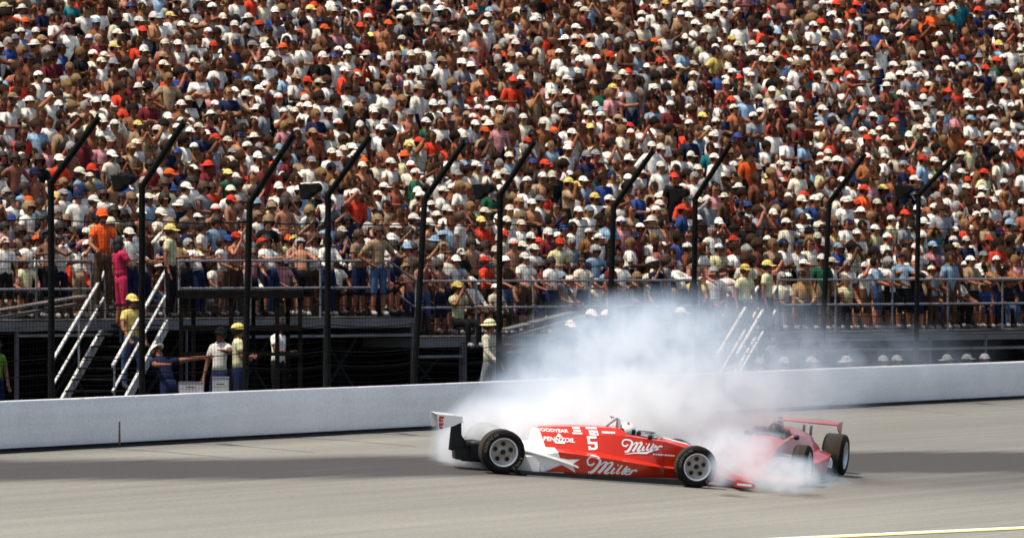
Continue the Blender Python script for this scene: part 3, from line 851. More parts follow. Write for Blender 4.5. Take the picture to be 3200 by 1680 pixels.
# notable people seen in the photograph: (px x, px y of the shirt, shirt, cap)
NOTE = [(30, 75, 'red', 'pale yellow'), (85, 70, 'grey', 'black'), (250, 75, 'teal', 'orange'), (277, 137, 'white', None), (165, 115, 'white', None), (425, 125, 'white', 'white'), (463, 130, 'grey', 'red'),
 (413, 200, 'red', None), (497, 160, 'white', 'light blue'), (603, 265, 'black', 'cream'), (630, 290, 'teal', None), (700, 295, 'white', None), (745, 325, 'white', None), (478, 350, 'maroon', None), (553, 280, 'blue', None),
 (617, 20, 'teal', None), (335, 20, 'yellow', None), (376, 335, 'red', None), (121, 133, 'navy', 'black'), (730, 245, 'navy', 'navy'), (202, 570, 'red', 'white'), (140, 460, 'light blue', None), (543, 610, 'orange', 'orange'),
 (497, 612, 'pale yellow', None), (528, 513, 'navy', None), (605, 735, 'tan', None), (745, 730, 'white', None), (693, 755, 'light blue', None), (210, 690, 'white', 'navy'), (68, 695, 'white', None),
 (1110, 665, 'red', 'white'), (1281, 625, 'green', 'white'), (986, 765, 'white', 'green'), (887, 735, 'cream', None), (825, 745, 'black', None), (1452, 520, 'light blue', None), (837, 600, 'red', 'red'),
 (1281, 735, 'white', 'white'), (1496, 455, 'tan', 'orange'), (924, 600, 'white', None), (1892, 550, 'maroon', 'grey'), (1802, 491, 'white', 'white'), (2137, 655, 'red', None), (1783, 675, 'white', 'yellow'),
 (1876, 685, 'white', 'yellow'), (1811, 635, 'tan', 'yellow'), (2339, 606, 'bare', None), (1988, 800, 'white', None), (1730, 745, 'white', None), (1935, 507, 'white', None), (2140, 745, 'blue', 'red'),
 (1771, 835, 'pale yellow', 'red'), (1690, 615, 'navy', 'red'), (2751, 40, 'maroon', None), (2680, 34, 'blue', None), (2978, 68, 'teal', 'white'), (2540, 165, 'light blue', None), (2540, 125, 'white', 'white'),
 (2624, 66, 'white', 'red'), (2660, 80, 'white', 'red'), (2690, 76, 'tan', 'red'), (3046, 92, 'navy', 'red'), (2574, 102, 'red', None), (2835, 187, 'tan', 'red'), (2782, 215, 'white', 'red'), (2502, 283, 'red', None),
 (2645, 264, 'red', None), (2800, 273, 'maroon', 'white'), (3083, 280, 'navy', 'red'), (3127, 274, 'green', 'red'), (2773, 335, 'white', 'white'), (2847, 112, 'light blue', None), (2990, 405, 'pink', None),
 (2617, 488, 'red', None), (2990, 522, 'orange', None), (2698, 684, 'orange', 'red'), (2568, 588, 'pale yellow', None), (2543, 720, 'blue', 'white'), (2782, 495, 'white', 'white'), (2717, 608, 'pink', None),
 (2919, 770, 'teal', None), (3062, 760, 'tan', None), (1588, 292, 'red', 'red'), (1466, 137, 'white', None), (1348, 155, 'light blue', None), (1615, 174, 'navy', 'white'), (1839, 81, 'light blue', None),
 (1150, 56, 'red', None), (1547, 66, 'grey', 'orange'), (2398, 137, 'red', None), (1690, 330, 'tan', None), (840, 20, 'white', None), (905, 130, 'white', None), (1010, 330, 'white', None), (1240, 40, 'navy', None),
 (1390, 80, 'black', None), (1530, 120, 'white', 'white'), (1590, 245, 'orange', None), (2145, 500, 'navy', None), (2230, 240, 'yellow', None), (2050, 350, 'white', None), (2430, 700, 'blue', None), (1270, 130, 'black', None),
 (2990, 60, 'teal', None), (2410, 420, 'red', None), (2600, 300, 'red', 'red'), (2720, 560, 'tan', 'red'), (1180, 470, 'white', 'white'), (960, 440, 'white', 'white'), (640, 110, 'tan', None), (1040, 190, 'pink', None),
 (1960, 330, 'white', 'white'), (2240, 470, 'white', 'white'), (2060, 600, 'white', 'white'), (2830, 640, 'navy', 'white'), (3120, 470, 'white', 'white'), (3130, 690, 'white', 'white')]

CR = []
r = random.Random(11)
for row in range(0, NR + 1):
    m = .38 if row == 0 else .95 if row == 1 else 1.35 + (row - 2) * GO + .34
    l = LM + r.random() * .3
    while l < LP_:
        l += r.uniform(.31, .46) if row else r.uniform(.34, .60)
        zz = tier(l, row)
        p = st(l, m + r.uniform(-.13, .13), zz)
        px, py = proj(p + Vector((0, 0, 1.45)))
        if px < -70 or px > 3270: continue
        s = rand_person(r, row <= 1)
        if s['pose'] in ('sit', 'sitcam'):
            s['drop'] = .42
        else: s['drop'] = 0
        if row == 0 and (285 < px < 560 or 2185 < px < 2440): continue
        if row > 0 and r.random() < .03: continue
        if row > 2 and r.random() < .07: p = p + Vector((0, 0, r.uniform(.22, .36)))
        s['pos'] = p - Vector((0, 0, s['drop'] * s['scale'])); s['row'] = row; s['l'] = l
        s['face'] = math.atan2(-N.y, -N.x) + math.pi / 2       # local -Y looks out from the stand
        s['yaw'] = s['face'] * .55 + s['yaw']
        s['px'] = px; s['py'] = proj(p + Vector((0, 0, (1.35 - s['drop']) * s['scale'])))[1]
        CR.append(s)
used = set()
for (nx, ny, top, hc) in NOTE:
    q = min((i for i in range(len(CR)) if i not in used), key=lambda i: (CR[i]['px'] - nx) ** 2 + 1.3 * (CR[i]['py'] - ny) ** 2)
    used.add(q); s = CR[q]
    if s['drop']: s['pos'] = s['pos'] + Vector((0, 0, s['drop'] * s['scale'])); s['drop'] = 0; s['pose'] = r.choice(['down', 'folded', 'sideways', 'hips'])
    s['top'] = top; s['tstyle'] = 'tee'; s['scale'] = max(s['scale'], .97)
    if hc: s['head'] = 'cap'; s['hcol'] = hc; s['visor'] = None
    elif s['head'] in ('cap', 'sunhat', 'tallcap'): s['head'] = 'short'; s['hcol'] = pick(r, HAIRS)
print('crowd', len(CR))
# the nearest ones are things of their own
inview = [s for s in CR if 0 < s['px'] < 3200 and s['py'] < 1000]
inview.sort(key=lambda s: s['pos'].y + s['row'] * .9)
IND = inview[:268]; ids = set(id(s) for s in IND)
ordn = ['first', 'second', 'third', 'fourth', 'fifth', 'sixth', 'seventh', 'eighth', 'ninth', 'tenth', 'eleventh', 'twelfth', 'thirteenth', 'fourteenth', 'fifteenth', 'sixteenth']
bend_px = [p[1][0] * K for p in posts]
hw = {'short': '%s', 'long': 'long %s', 'curly': 'curly %s', 'cap': '%s cap', 'tallcap': 'tall %s cap', 'sunhat': '%s sun hat'}
rowname = {0: 'at the front rail', 1: 'just behind the rail'}
def desc(s): return ('%s-visored ' % s['visor'] if s.get('visor') and s['head'] == 'cap' else '') + hw[s['head']] % s['hcol'] + ', ' + ('bare chest' if s['top'] == 'bare' else s['top'] + {'tee': ' shirt', 'tank': ' vest', 'long': ' long-sleeved shirt'}[s['tstyle']])
rows = {}
for s in CR: rows.setdefault(s['row'], []).append(s)
for rw in rows.values(): rw.sort(key=lambda s: s['px'])
for s in IND:
    bay = sum(1 for b in bend_px if s['px'] > b)
    lo_ = bend_px[bay - 1] if bay else -1
    same = [t for t in rows[s['row']] if lo_ < t['px'] <= s['px'] and t['px'] > 0]
    k_n = len(same)
    where = '%s right of %s post' % (ordn[min(k_n - 1, 15)], ordn[bay - 1]) if bay else '%s from left photo edge' % ordn[min(k_n - 1, 15)]
    rn = rowname.get(s['row'], '%s row up' % ordn[s['row'] - 1])
    o = make_person(s)
    tag(o, desc(s) + ', ' + rn + ', ' + where, 'spectator', 'spectators in the front of the grandstand')
# ---- the rest of the crowd: one object
def arrays(me):
    v = np.zeros(len(me.vertices) * 3); me.vertices.foreach_get('co', v)
    lt = np.zeros(len(me.polygons), 'i'); me.polygons.foreach_get('loop_total', lt)
    li = np.zeros(len(me.loops), 'i'); me.loops.foreach_get('vertex_index', li)
    return v.reshape(-1, 3), lt, li
LOW = {}
def low(name):
    if name not in LOW:
        m, reg, HM = body(name, False); LOW[name] = (*arrays(m), np.array(reg), np.array(HM))
    return LOW[name]
LH = {}
def lowhead(kind):
    if kind not in LH:
        if kind == 'glasses': me = glasses().mesh('g', [])
        else: me = HEADW[kind](10, 6).mesh('h', [])
        LH[kind] = arrays(me); bpy.data.meshes.remove(me)
    return LH[kind]
VV = []; LT = []; LI = []; CC = []; base = 0
def put(v, lt, li, cols):
    global base
    VV.append(v); LT.append(lt); LI.append(li + base); CC.append(np.repeat(cols, lt, axis=0)); base += len(v)
for s in CR:
    if id(s) in ids: continue
    v, lt, li, reg, HM = low(s['pose'])
    c, sn = math.cos(s['yaw']), math.sin(s['yaw']); RM = np.array([[c, -sn, 0], [sn, c, 0], [0, 0, 1]]); P = np.array(s['pos'])
    sk = np.array(s['skin']); tp_ = sk if s['top'] == 'bare' else np.array(hue(s['top'], r)); bt = np.array(hue(s['bottom'], r))
    cols = np.tile(sk, (len(reg), 1))
    tr = ('torso', 'uarm') if s['tstyle'] == 'tee' else ('torso',) if s['tstyle'] == 'tank' else ('torso', 'uarm', 'larm')
    cols[np.isin(reg, tr)] = tp_; cols[np.isin(reg, ('pelvis', 'thigh'))] = bt
    if s['bstyle'] == 'trousers': cols[reg == 'shin'] = bt
    cols[reg == 'foot'] = (.3, .3, .3)
    put((v * s['scale']) @ RM.T + P, lt, li, cols)
    parts = [(s['head'], hue(s['hcol'], r))]
    if s['head'] in ('cap', 'tallcap', 'sunhat'): parts.append(('nape', hue('dark brown hair', r)))
    if s['glasses']: parts.append(('glasses', (.01, .01, .01)))
    for kd, cc in parts:
        hv, hlt, hli = lowhead(kd)
        q = hv @ HM[:3, :3].T + HM[:3, 3]
        hc_ = np.tile(np.array(cc), (len(hlt), 1))
        if kd == 'cap' and s.get('visor'): hc_[-18:] = COL[s['visor']]
        put((q * s['scale']) @ RM.T + P, hlt, hli, hc_)
VV = np.concatenate(VV); LT = np.concatenate(LT); LI = np.concatenate(LI); CC = np.concatenate(CC)
me = bpy.data.meshes.new('crowd')
me.vertices.add(len(VV)); me.vertices.foreach_set('co', VV.ravel())
me.loops.add(len(LI)); me.loops.foreach_set('vertex_index', LI)
me.polygons.add(len(LT)); me.polygons.foreach_set('loop_start', np.concatenate([[0], np.cumsum(LT)[:-1]]).astype('i')); me.polygons.foreach_set('loop_total', LT)
me.update(calc_edges=True)
ca = me.attributes.new('tint', 'FLOAT_COLOR', 'CORNER'); ca.data.foreach_set('color', np.hstack([CC, np.ones((len(CC), 1))]).astype('f').ravel())
me.polygons.foreach_set('use_smooth', np.ones(len(LT), bool)); me.materials.append(M['crowd'])
print('crowd faces', len(LT))
tag(link('crowd', me), 'dense crowd of spectators filling the upper rows of the grandstand', None, None, 'stuff')

# ---- people the photograph singles out
def P(pose, px, Z, z, top, bottom, head, hcol, label, yaw=0, scale=1.0, tstyle='tee', bstyle='trousers', sk=0, glasses=False, cat='person', group=None, tilt=0.05):
    s = dict(pose=pose, pos=at(px, Z, z), yaw=yaw, scale=scale, top=top, tstyle=tstyle, bottom=bottom, bstyle=bstyle, head=head, hcol=hcol, skin=SKINS[sk], glasses=glasses, tilt=tilt)
    o = make_person(s); tag(o, label, cat, group); return o
P('walk', 412, 121.8, .47, 'yellow', 'denim', 'cap', 'yellow', 'marshal in yellow shirt and yellow cap walking down the steel stairs', yaw=R(35), tstyle='tee')
P('down', 532, 124.4, 1.75, 'pale yellow', 'black', 'cap', 'yellow', 'marshal in pale yellow shirt and yellow cap standing at the top of the left stairs', yaw=R(75))
P('crouch', 530, 108.6, -.10, 'navy', 'navy', 'cap', 'white', 'man in navy shirt and white cap bent over just behind the wall', yaw=R(30), scale=1.0, sk=1)
P('reach', 684, 114.5, -.05, 'white', 'navy', 'cap', 'black', 'man in white shirt and black cap standing under the shelter beside the marshal', yaw=R(-25), sk=3)
P('folded', 744, 116.0, .0, 'pale yellow', 'navy', 'cap', 'yellow', 'marshal in yellow shirt and cap seen side-on behind the third fence post', yaw=R(100))
P('sideways', 868, 123.0, .0, 'white', 'black', 'short', 'black hair', 'dark-haired person in white shirt in the shadow beneath the shelter', yaw=R(60), sk=3)
P('sitcam', 1433, 131.4, .67, 'pale yellow', 'black', 'cap', 'yellow', 'marshal in yellow shirt with raised hands at the lower deck rail left of sixth post', yaw=R(40))
P('walk', 1530, 122.0, .02, 'cream', 'grey', 'sunhat', 'pale yellow', 'person in cream shirt and sun hat by the sixth post foot', yaw=R(60), tstyle='long')
P('down', 2328, 137.2, 1.0, 'pale yellow', 'navy', 'cap', 'yellow', 'marshal in yellow shirt and cap at the top of the smoky stairs, the left one', yaw=R(40))
P('down', 2398, 137.4, 1.08, 'pale yellow', 'navy', 'cap', 'yellow', 'marshal in yellow shirt and cap at the top of the smoky stairs, the right one', yaw=R(70))
P('hips', 2230, 139.0, .95, 'white', 'navy', 'short', 'grey hair', 'grey-haired person in white shirt at the deck edge left of the two marshals', yaw=R(10))
P('rail', 322, 124.6, 1.88, 'orange', 'brown', 'tallcap', 'orange', 'big man in orange shirt and orange cap at the rail left of the second post', yaw=R(20), scale=1.08)
P('sideways', 378, 123.6, 1.58, 'magenta', 'magenta', 'long', 'black hair', 'black-haired woman in magenta dress standing at the stair head', yaw=R(120), scale=.97, bstyle='shorts')
P('hips', 1182, 129.0, 1.75, 'tan', 'denim', 'short', 'brown hair', 'bare-legged man standing right at the deck edge left of the fifth post', yaw=R(30), bstyle='shorts')
P('down', -12, 113, .0, 'lime', 'navy', 'cap', 'black', 'person in lime shirt half cut by the left photo edge behind the wall', yaw=R(40), scale=.86)
for i, (px, ytop, Zp, lab) in enumerate(((1775, 1003, 127, 'first'), (1842, 968, 128, 'second'), (1893, 970, 128, 'third'), (2128, 962, 130, 'fourth'))):
    zt = HC - (ytop - 805) / F0 * Zp
    P('sideways', px, Zp, zt - 1.74, 'black' if i % 2 else 'navy', 'navy', 'cap', 'white', 'bystander in white cap below the deck edge in smoke, %s from left of four' % lab, yaw=R(30 + 20 * i), sk=i)
for i, px in enumerate((2380, 2458, 2545, 2655, 2765, 2810, 2968, 3032, 3082)):
    Zp = 0; x = wx_at(px, -1.6); p = wpt(x, -1.6)
    zt = HC - (1118 - i * 1.5 - 805) / F0 * p.y
    s = P('sit', px, p.y, zt - 1.74, 'black', 'grey', ('sunhat' if i in (3, 6) else 'cap'), 'grey', 'seated person in pale hat just above the wall, %s from left of nine' % ordn[i], yaw=R(25 + 13 * (i % 4)), sk=i % 6, group='people seated behind the wall')

# ------------------------------------------------------------------ racing cars
def paint(name, c, rough=.28): return mat(name, c, rough, 0, .06, 3, coat=.5)
M['red'] = paint('red_paint', (.54, .026, .007)); M['white'] = paint('white_paint', (.80, .80, .78))
M['red2'] = paint('deep_red_paint', (.45, .035, .012)); M['decal'] = mat('white_decal', (.80, .80, .80), .4, 0, .05, 5)
M['redmark'] = mat('red_decal', (.55, .03, .015), .4); M['navyp'] = paint('navy_paint', (.015, .02, .05))
M['carbon'] = mat('black_composite', (.012, .012, .013), .45, 0, .3, 10)
M['rubber'] = mat('tyre_rubber', (.008, .0075, .007), .8, 0, .35, 7, bump=.3, spec=.15)
M['tread'] = mat('worn_slick_tread', (.040, .034, .028), .9, 0, .35, 9, bump=.3, spec=.15)
M['letter'] = mat('scuffed_sidewall_lettering', (.22, .19, .15), .8, 0, .3, 20)
M['alloy'] = mat('cast_wheel_alloy', (.33, .30, .26), .38, .35, .2, 9)
M['barrel'] = mat('polished_rim_barrel', (.72, .74, .78), .3, .3, .08, 6)
M['metal'] = mat('bare_metal', (.42, .42, .43), .35, .7, .15, 8)
M['inner'] = mat('cockpit_lining', (.012, .012, .014), .8)
def glass_mat():
    m, nt, b = principled('tinted_screen'); b.inputs['Base Color'].default_value = (.25, .28, .30, 1); b.inputs['Roughness'].default_value = .1
    b.inputs['Alpha'].default_value = .45
    t = nt.nodes.new('ShaderNodeTexNoise'); t.inputs['Scale'].default_value = 9; r_ = nt.nodes.new('ShaderNodeMapRange'); nt.links.new(t.outputs['Fac'], r_.inputs[0]); r_.inputs[3].default_value = .06; r_.inputs[4].default_value = .2
    nt.links.new(r_.outputs[0], b.inputs['Roughness']); return m
M['screen'] = glass_mat()

def text_polys(s, h, shear=0.0, cond=1.0, bold=0.0):
    """mesh of a string, baseline at 0, cap height h"""
    cu = bpy.data.curves.new('t', 'FONT'); cu.body = s; cu.size = 1; cu.shear = shear; cu.offset = bold; cu.resolution_u = 3
    o = bpy.data.objects.new('t', cu); col.objects.link(o)
    dg = bpy.context.evaluated_depsgraph_get(); me = bpy.data.meshes.new_from_object(o.evaluated_get(dg))
    V = np.array([v.co[:2] for v in me.vertices]); Fc = [tuple(p.vertices) for p in me.polygons]
    bpy.data.objects.remove(o); bpy.data.meshes.remove(me)
    V[:, 0] -= V[:, 0].min(); V /= .70; V *= h; V[:, 0] *= cond
    return V, Fc
def stroke(pts, w0, n=6):
    """calligraphic stroke: list of (x, y[, width]) smoothed into a ribbon of quads"""
    P_ = [Vector(p[:2]) for p in pts]; W_ = [p[2] if len(p) > 2 else w0 for p in pts]
    Q = []; QW = []
    for i in range(len(P_) - 1):
        p0 = P_[max(i - 1, 0)]; p1 = P_[i]; p2 = P_[i + 1]; p3 = P_[min(i + 2, len(P_) - 1)]
        for k_ in range(n):
            t = k_ / n
            Q.append(.5 * ((2 * p1) + (-p0 + p2) * t + (2 * p0 - 5 * p1 + 4 * p2 - p3) * t * t + (-p0 + 3 * p1 - 3 * p2 + p3) * t ** 3)); QW.append(W_[i] * (1 - t) + W_[i + 1] * t)
    Q.append(P_[-1]); QW.append(W_[-1])
    V = []; F = []
    for i, q in enumerate(Q):
        d = (Q[min(i + 1, len(Q) - 1)] - Q[max(i - 1, 0)]); d = d.normalized() if d.length > 1e-9 else Vector((1, 0))
        nn_ = Vector((-d.y, d.x)) * QW[i] / 2; V += [tuple(q + nn_), tuple(q - nn_)]
    for i in range(len(Q) - 1): F.append((2 * i, 2 * i + 1, 2 * i + 3, 2 * i + 2))
    return V, F
SCRIPT = [  # the script word on the side, in drawing units
 [(800, 950, 24), (755, 985, 30), (700, 965, 26), (690, 900, 24), (735, 850, 24), (800, 850, 26), (870, 880, 30), (890, 930, 40), (850, 1010, 44), (790, 1080, 46), (735, 1112, 46)],
 [(735, 1100, 12), (705, 1104, 46)],
 [(900, 985, 16), (950, 940, 20), (990, 940, 34), (985, 975, 42), (930, 1050, 44), (870, 1112, 44)],
 [(985, 985, 14), (1040, 945, 18), (1085, 945, 34), (1075, 985, 40), (1020, 1050, 40), (975, 1105, 36), (1010, 1118, 24), (1050, 1095, 14)],
 [(1130, 1030, 28), (1085, 1085, 32), (1075, 1115, 26), (1110, 1115, 18), (1140, 1090, 12)],
 [(1170, 985, 26), (1188, 985, 26)],
 [(1250, 985, 26), (1190, 1065, 30), (1165, 1115, 26), (1195, 1120, 18), (1225, 1095, 12)],
 [(1335, 1000, 26), (1275, 1075, 30), (1250, 1122, 26), (1280, 1128, 18), (1300, 1110, 12)],
 [(1315, 1098, 18), (1370, 1080, 20), (1375, 1050, 22), (1335, 1055, 24), (1300, 1100, 28), (1315, 1135, 24), (1365, 1130, 18)],
 [(1425, 1068, 28), (1395, 1110, 30), (1370, 1145, 28)],
 [(1405, 1105, 14), (1450, 1070, 22), (1490, 1078, 28), (1488, 1098, 26)]]

BST_ = [  # body sections: x, half outline (y, z) from keel to ridge
 (.16, [(0, .12), (.22, .12), (.25, .26), (.24, .32), (.20, .38), (.12, .43), (0, .45)]),
 (.40, [(0, .08), (.42, .08), (.46, .30), (.40, .38), (.26, .43), (.14, .47), (0, .49)]),
 (.60, [(0, .06), (.58, .06), (.61, .33), (.50, .42), (.33, .47), (.16, .51), (0, .53)]),
 (.64, [(0, .06), (.59, .06), (.62, .34), (.50, .45), (.33, .645), (.16, .72), (0, .732)]),
 (.90, [(0, .05), (.66, .05), (.72, .405), (.50, .455), (.335, .665), (.17, .76), (0, .775)]),
 (1.25, [(0, .05), (.70, .05), (.765, .385), (.52, .44), (.34, .68), (.17, .785), (0, .805)]),
 (1.70, [(0, .05), (.70, .05), (.77, .355), (.50, .41), (.34, .695), (.17, .80), (0, .822)]),
 (1.95, [(0, .05), (.68, .05), (.75, .33), (.48, .38), (.335, .70), (.20, .80), (0, .81)]),
 (2.06, [(0, .05), (.66, .05), (.73, .318), (.47, .37), (.33, .70), (.27, .72), (0, .36)]),
 (2.35, [(0, .06), (.56, .06), (.62, .285), (.44, .33), (.32, .68), (.26, .69), (0, .33)]),
 (2.62, [(0, .07), (.40, .07), (.43, .255), (.38, .285), (.305, .655), (.24, .665), (0, .33)]),
 (2.66, [(0, .07), (.36, .07), (.39, .25), (.355, .28), (.30, .65), (.17, .70), (0, .71)]),
 (3.06, [(0, .08), (.26, .08), (.285, .235), (.275, .26), (.25, .56), (.14, .62), (0, .635)]),
 (3.55, [(0, .07), (.21, .07), (.235, .17), (.23, .19), (.20, .34), (.11, .39), (0, .40)]),
 (3.88, [(0, .05), (.17, .05), (.19, .10), (.185, .11), (.15, .19), (.08, .225), (0, .235)]),
 (4.12, [(0, .04), (.12, .04), (.14, .065), (.135, .07), (.11, .11), (.06, .135), (0, .14)]),
 (4.19, [(0, .05), (.06, .05), (.07, .06), (.068, .065), (.055, .085), (.03, .095), (0, .098)])]
def body_mesh(livery, nose=1.0):
    BST = [(x if x < 3.06 else 3.06 + (x - 3.06) * nose, h) for x, h in BST_]
    rings = []
    def ring(h): return [(-y, z) for y, z in h] + [(y, z) for y, z in h[-2:0:-1]]
    for a, b in zip(BST, BST[1:]):
        k_ = max(1, int((b[0] - a[0]) / .12))
        for i in range(k_):
            t = i / k_; rings.append((a[0] * (1 - t) + b[0] * t, [(p[0] * (1 - t) + q[0] * t, p[1] * (1 - t) + q[1] * t) for p, q in zip(a[1], b[1])]))
    rings.append(BST[-1])
    V = []; F = []; n_ = 12
    for x, h in rings: V += [(x, y, z) for y, z in ring(h)]
    for i in range(len(rings) - 1):
        for j in range(n_): F.append((i * n_ + j, i * n_ + (j + 1) % n_, (i + 1) * n_ + (j + 1) % n_, (i + 1) * n_ + j))
    F.append(tuple(range(n_))); F.append(tuple((len(rings) - 1) * n_ + j for j in range(n_))[::-1])
    me = bpy.data.meshes.new('body'); me.from_pydata(V, [], F)
    bm = bmesh.new(); bm.from_mesh(me); bmesh.ops.recalc_face_normals(bm, faces=bm.faces)
    # paint boundaries are real cuts
    for co, no in (((.64, 0, .71), (.965, 0, .262)), ((.86, 0, .44), (.93, 0, .36)), ((0, 0, .63), (.0, 0, 1))):
        bmesh.ops.bisect_plane(bm, geom=bm.verts[:] + bm.edges[:] + bm.faces[:], plane_co=co, plane_no=Vector(no).normalized())
    bmesh.ops.triangulate(bm, faces=bm.faces[:]); bm.to_mesh(me); bm.free()
    for m_ in livery: me.materials.append(M[m_])
    for p in me.polygons:
        c = p.center; inside = 2.0 < c.x < 2.64 and abs(c.y) < .27 and p.normal.z > -.2 and c.z < .74 and (abs(c.y) < .255)
        crease = .47 - .1 * (c.x - .87)
        if inside: k_ = 2
        elif c.x < .61: k_ = 1
        elif c.z > crease - .01: k_ = 1 if (c.x - .64) * .965 + (c.z - .71) * .262 < 0 else 0
        else: k_ = 1 if (c.x - .86) * .93 + (c.z - .44) * .36 < 0 else 0
        if nose > .9 and c.x > 2.7 and abs(c.y) < .13 and p.normal.z > .5 and c.x < 3.6: k_ = 1
        if p.normal.z < -.7: k_ = 2
        p.material_index = k_
    me.polygons.foreach_set('use_smooth', [True] * len(me.polygons)); me.set_sharp_from_angle(angle=R(20)); me.update()
    return me

def wheel(par, name, x, y, rad, w_, rim, out):
    """out = -1 right side, +1 left side; y = outer face"""
    o = empty(name); o.parent = par; o.location = (x, y, rad)
    i_ = -out
    prof = [(rim, .03), (rim + .012, .008), (rim + .05, .0), (rad - .05, .004), (rad - .018, .022), (rad - .002, .055)]
    side_in = [(r_, w_ - h) for r_, h in prof[::-1]]
    mb = MB(); mb.lathe([(r_, i_ * h) for r_, h in prof], 56, 'y', mi=0)
    mb.lathe([(rad - .002, i_ * .055), (rad, i_ * (.09)), (rad, i_ * (w_ - .09)), (rad - .002, i_ * (w_ - .055))], 56, 'y', mi=1)
    mb.lathe([(r_, i_ * h) for r_, h in side_in], 56, 'y', mi=0)
    mb.lathe([(rim, i_ * .03), (rim, i_ * (w_ - .03))], 56, 'y', mi=0)
    mb.build('tyre', [M['rubber'], M['tread']], o, 40)
    # moulded lettering on the sidewall
    mb = MB(); rr_ = rim + (rad - rim) * .42; hh = (rad - rim) * .34
    for word, a0 in (('GOODYEAR', 150), ('EAGLE', 330)):
        a = a0 + (8 if word == 'GOODYEAR' else 4) * 4.2
        for ch in word:
            tv, tf = text_polys(ch, hh, bold=.01)
            pts = []
            for (tx_, ty) in tv:
                A = R(a) - (tx_ / (rr_ + hh * .5)) * (1); rad_ = rr_ + ty
                pts.append((rad_ * math.cos(A) * (-out), i_ * -.0015, rad_ * math.sin(A)))
            mb.add(pts, tf); a -= 9.4 if ch != 'I' else 6
    mb.build('sidewall_lettering', M['letter'], o)
    # rim: bright flange and barrel, dished cast centre with five holes and a hub opening
    mb = MB()
    mb.lathe([(rim + .004, i_ * .028), (rim + .006, i_ * .012), (rim - .008, i_ * .012), (rim - .014, i_ * .03), (rim - .022, i_ * .085), (rim - .030, i_ * (w_ * .55))], 56, 'y')
    mb.build('rim', M['barrel'], o, 40)
    mb = MB(); nA, nR_ = 100, 16; R0, R1 = rim * .19, rim - .024
    V = []; F = []
    for j in range(nR_ + 1):
        r_ = R0 + (R1 - R0) * j / nR_; dep = .075 + .03 * math.sin(math.pi * min(1, j / nR_)) * 1.0
        for i in range(nA): A = 2 * math.pi * i / nA; V.append((r_ * math.cos(A), i_ * dep, r_ * math.sin(A)))
    hr, hc_ = rim * .155, rim * .60
    for j in range(nR_):
        for i in range(nA):
            A = 2 * math.pi * (i + .5) / nA; r_ = R0 + (R1 - R0) * (j + .5) / nR_
            if any((r_ * math.cos(A) - hc_ * math.cos(B)) ** 2 + (r_ * math.sin(A) - hc_ * math.sin(B)) ** 2 < hr * hr * 1.25 for B in [R(18 + 72 * q) for q in range(5)]): continue
            F.append((j * nA + i, j * nA + (i + 1) % nA, (j + 1) * nA + (i + 1) % nA, (j + 1) * nA + i))
    mb.add(V, F)
    for q in range(5):                                # rims of the holes and bolts between them
        B = R(18 + 72 * q); mb.lathe([(hr, -.004), (hr + .006, -.012), (hr + .012, -.002)], 18, 'y', (hc_ * math.cos(B), i_ * .100, hc_ * math.sin(B)))
        B += R(36); mb.lathe([(0, i_ * -.014), (.010, i_ * -.012), (.011, 0)], 8, 'y', (rim * .78 * math.cos(B), i_ * .094, rim * .78 * math.sin(B)))
    mb.build('wheel_centre', M['alloy'], o, 35)
    mb = MB(); mb.lathe([(0, i_ * .13), (rim - .03, i_ * .13), (rim - .03, i_ * .2), (0, i_ * .2)], 32, 'y'); mb.build('brake_disc', M['carbon'], o)
    mb = MB(); mb.lathe([(0, i_ * .045), (rim * .10, i_ * .048), (rim * .15, i_ * .07), (rim * .16, i_ * .12)], 16, 'y'); mb.build('wheel_nut', M['carbon'], o, 40)
    return o

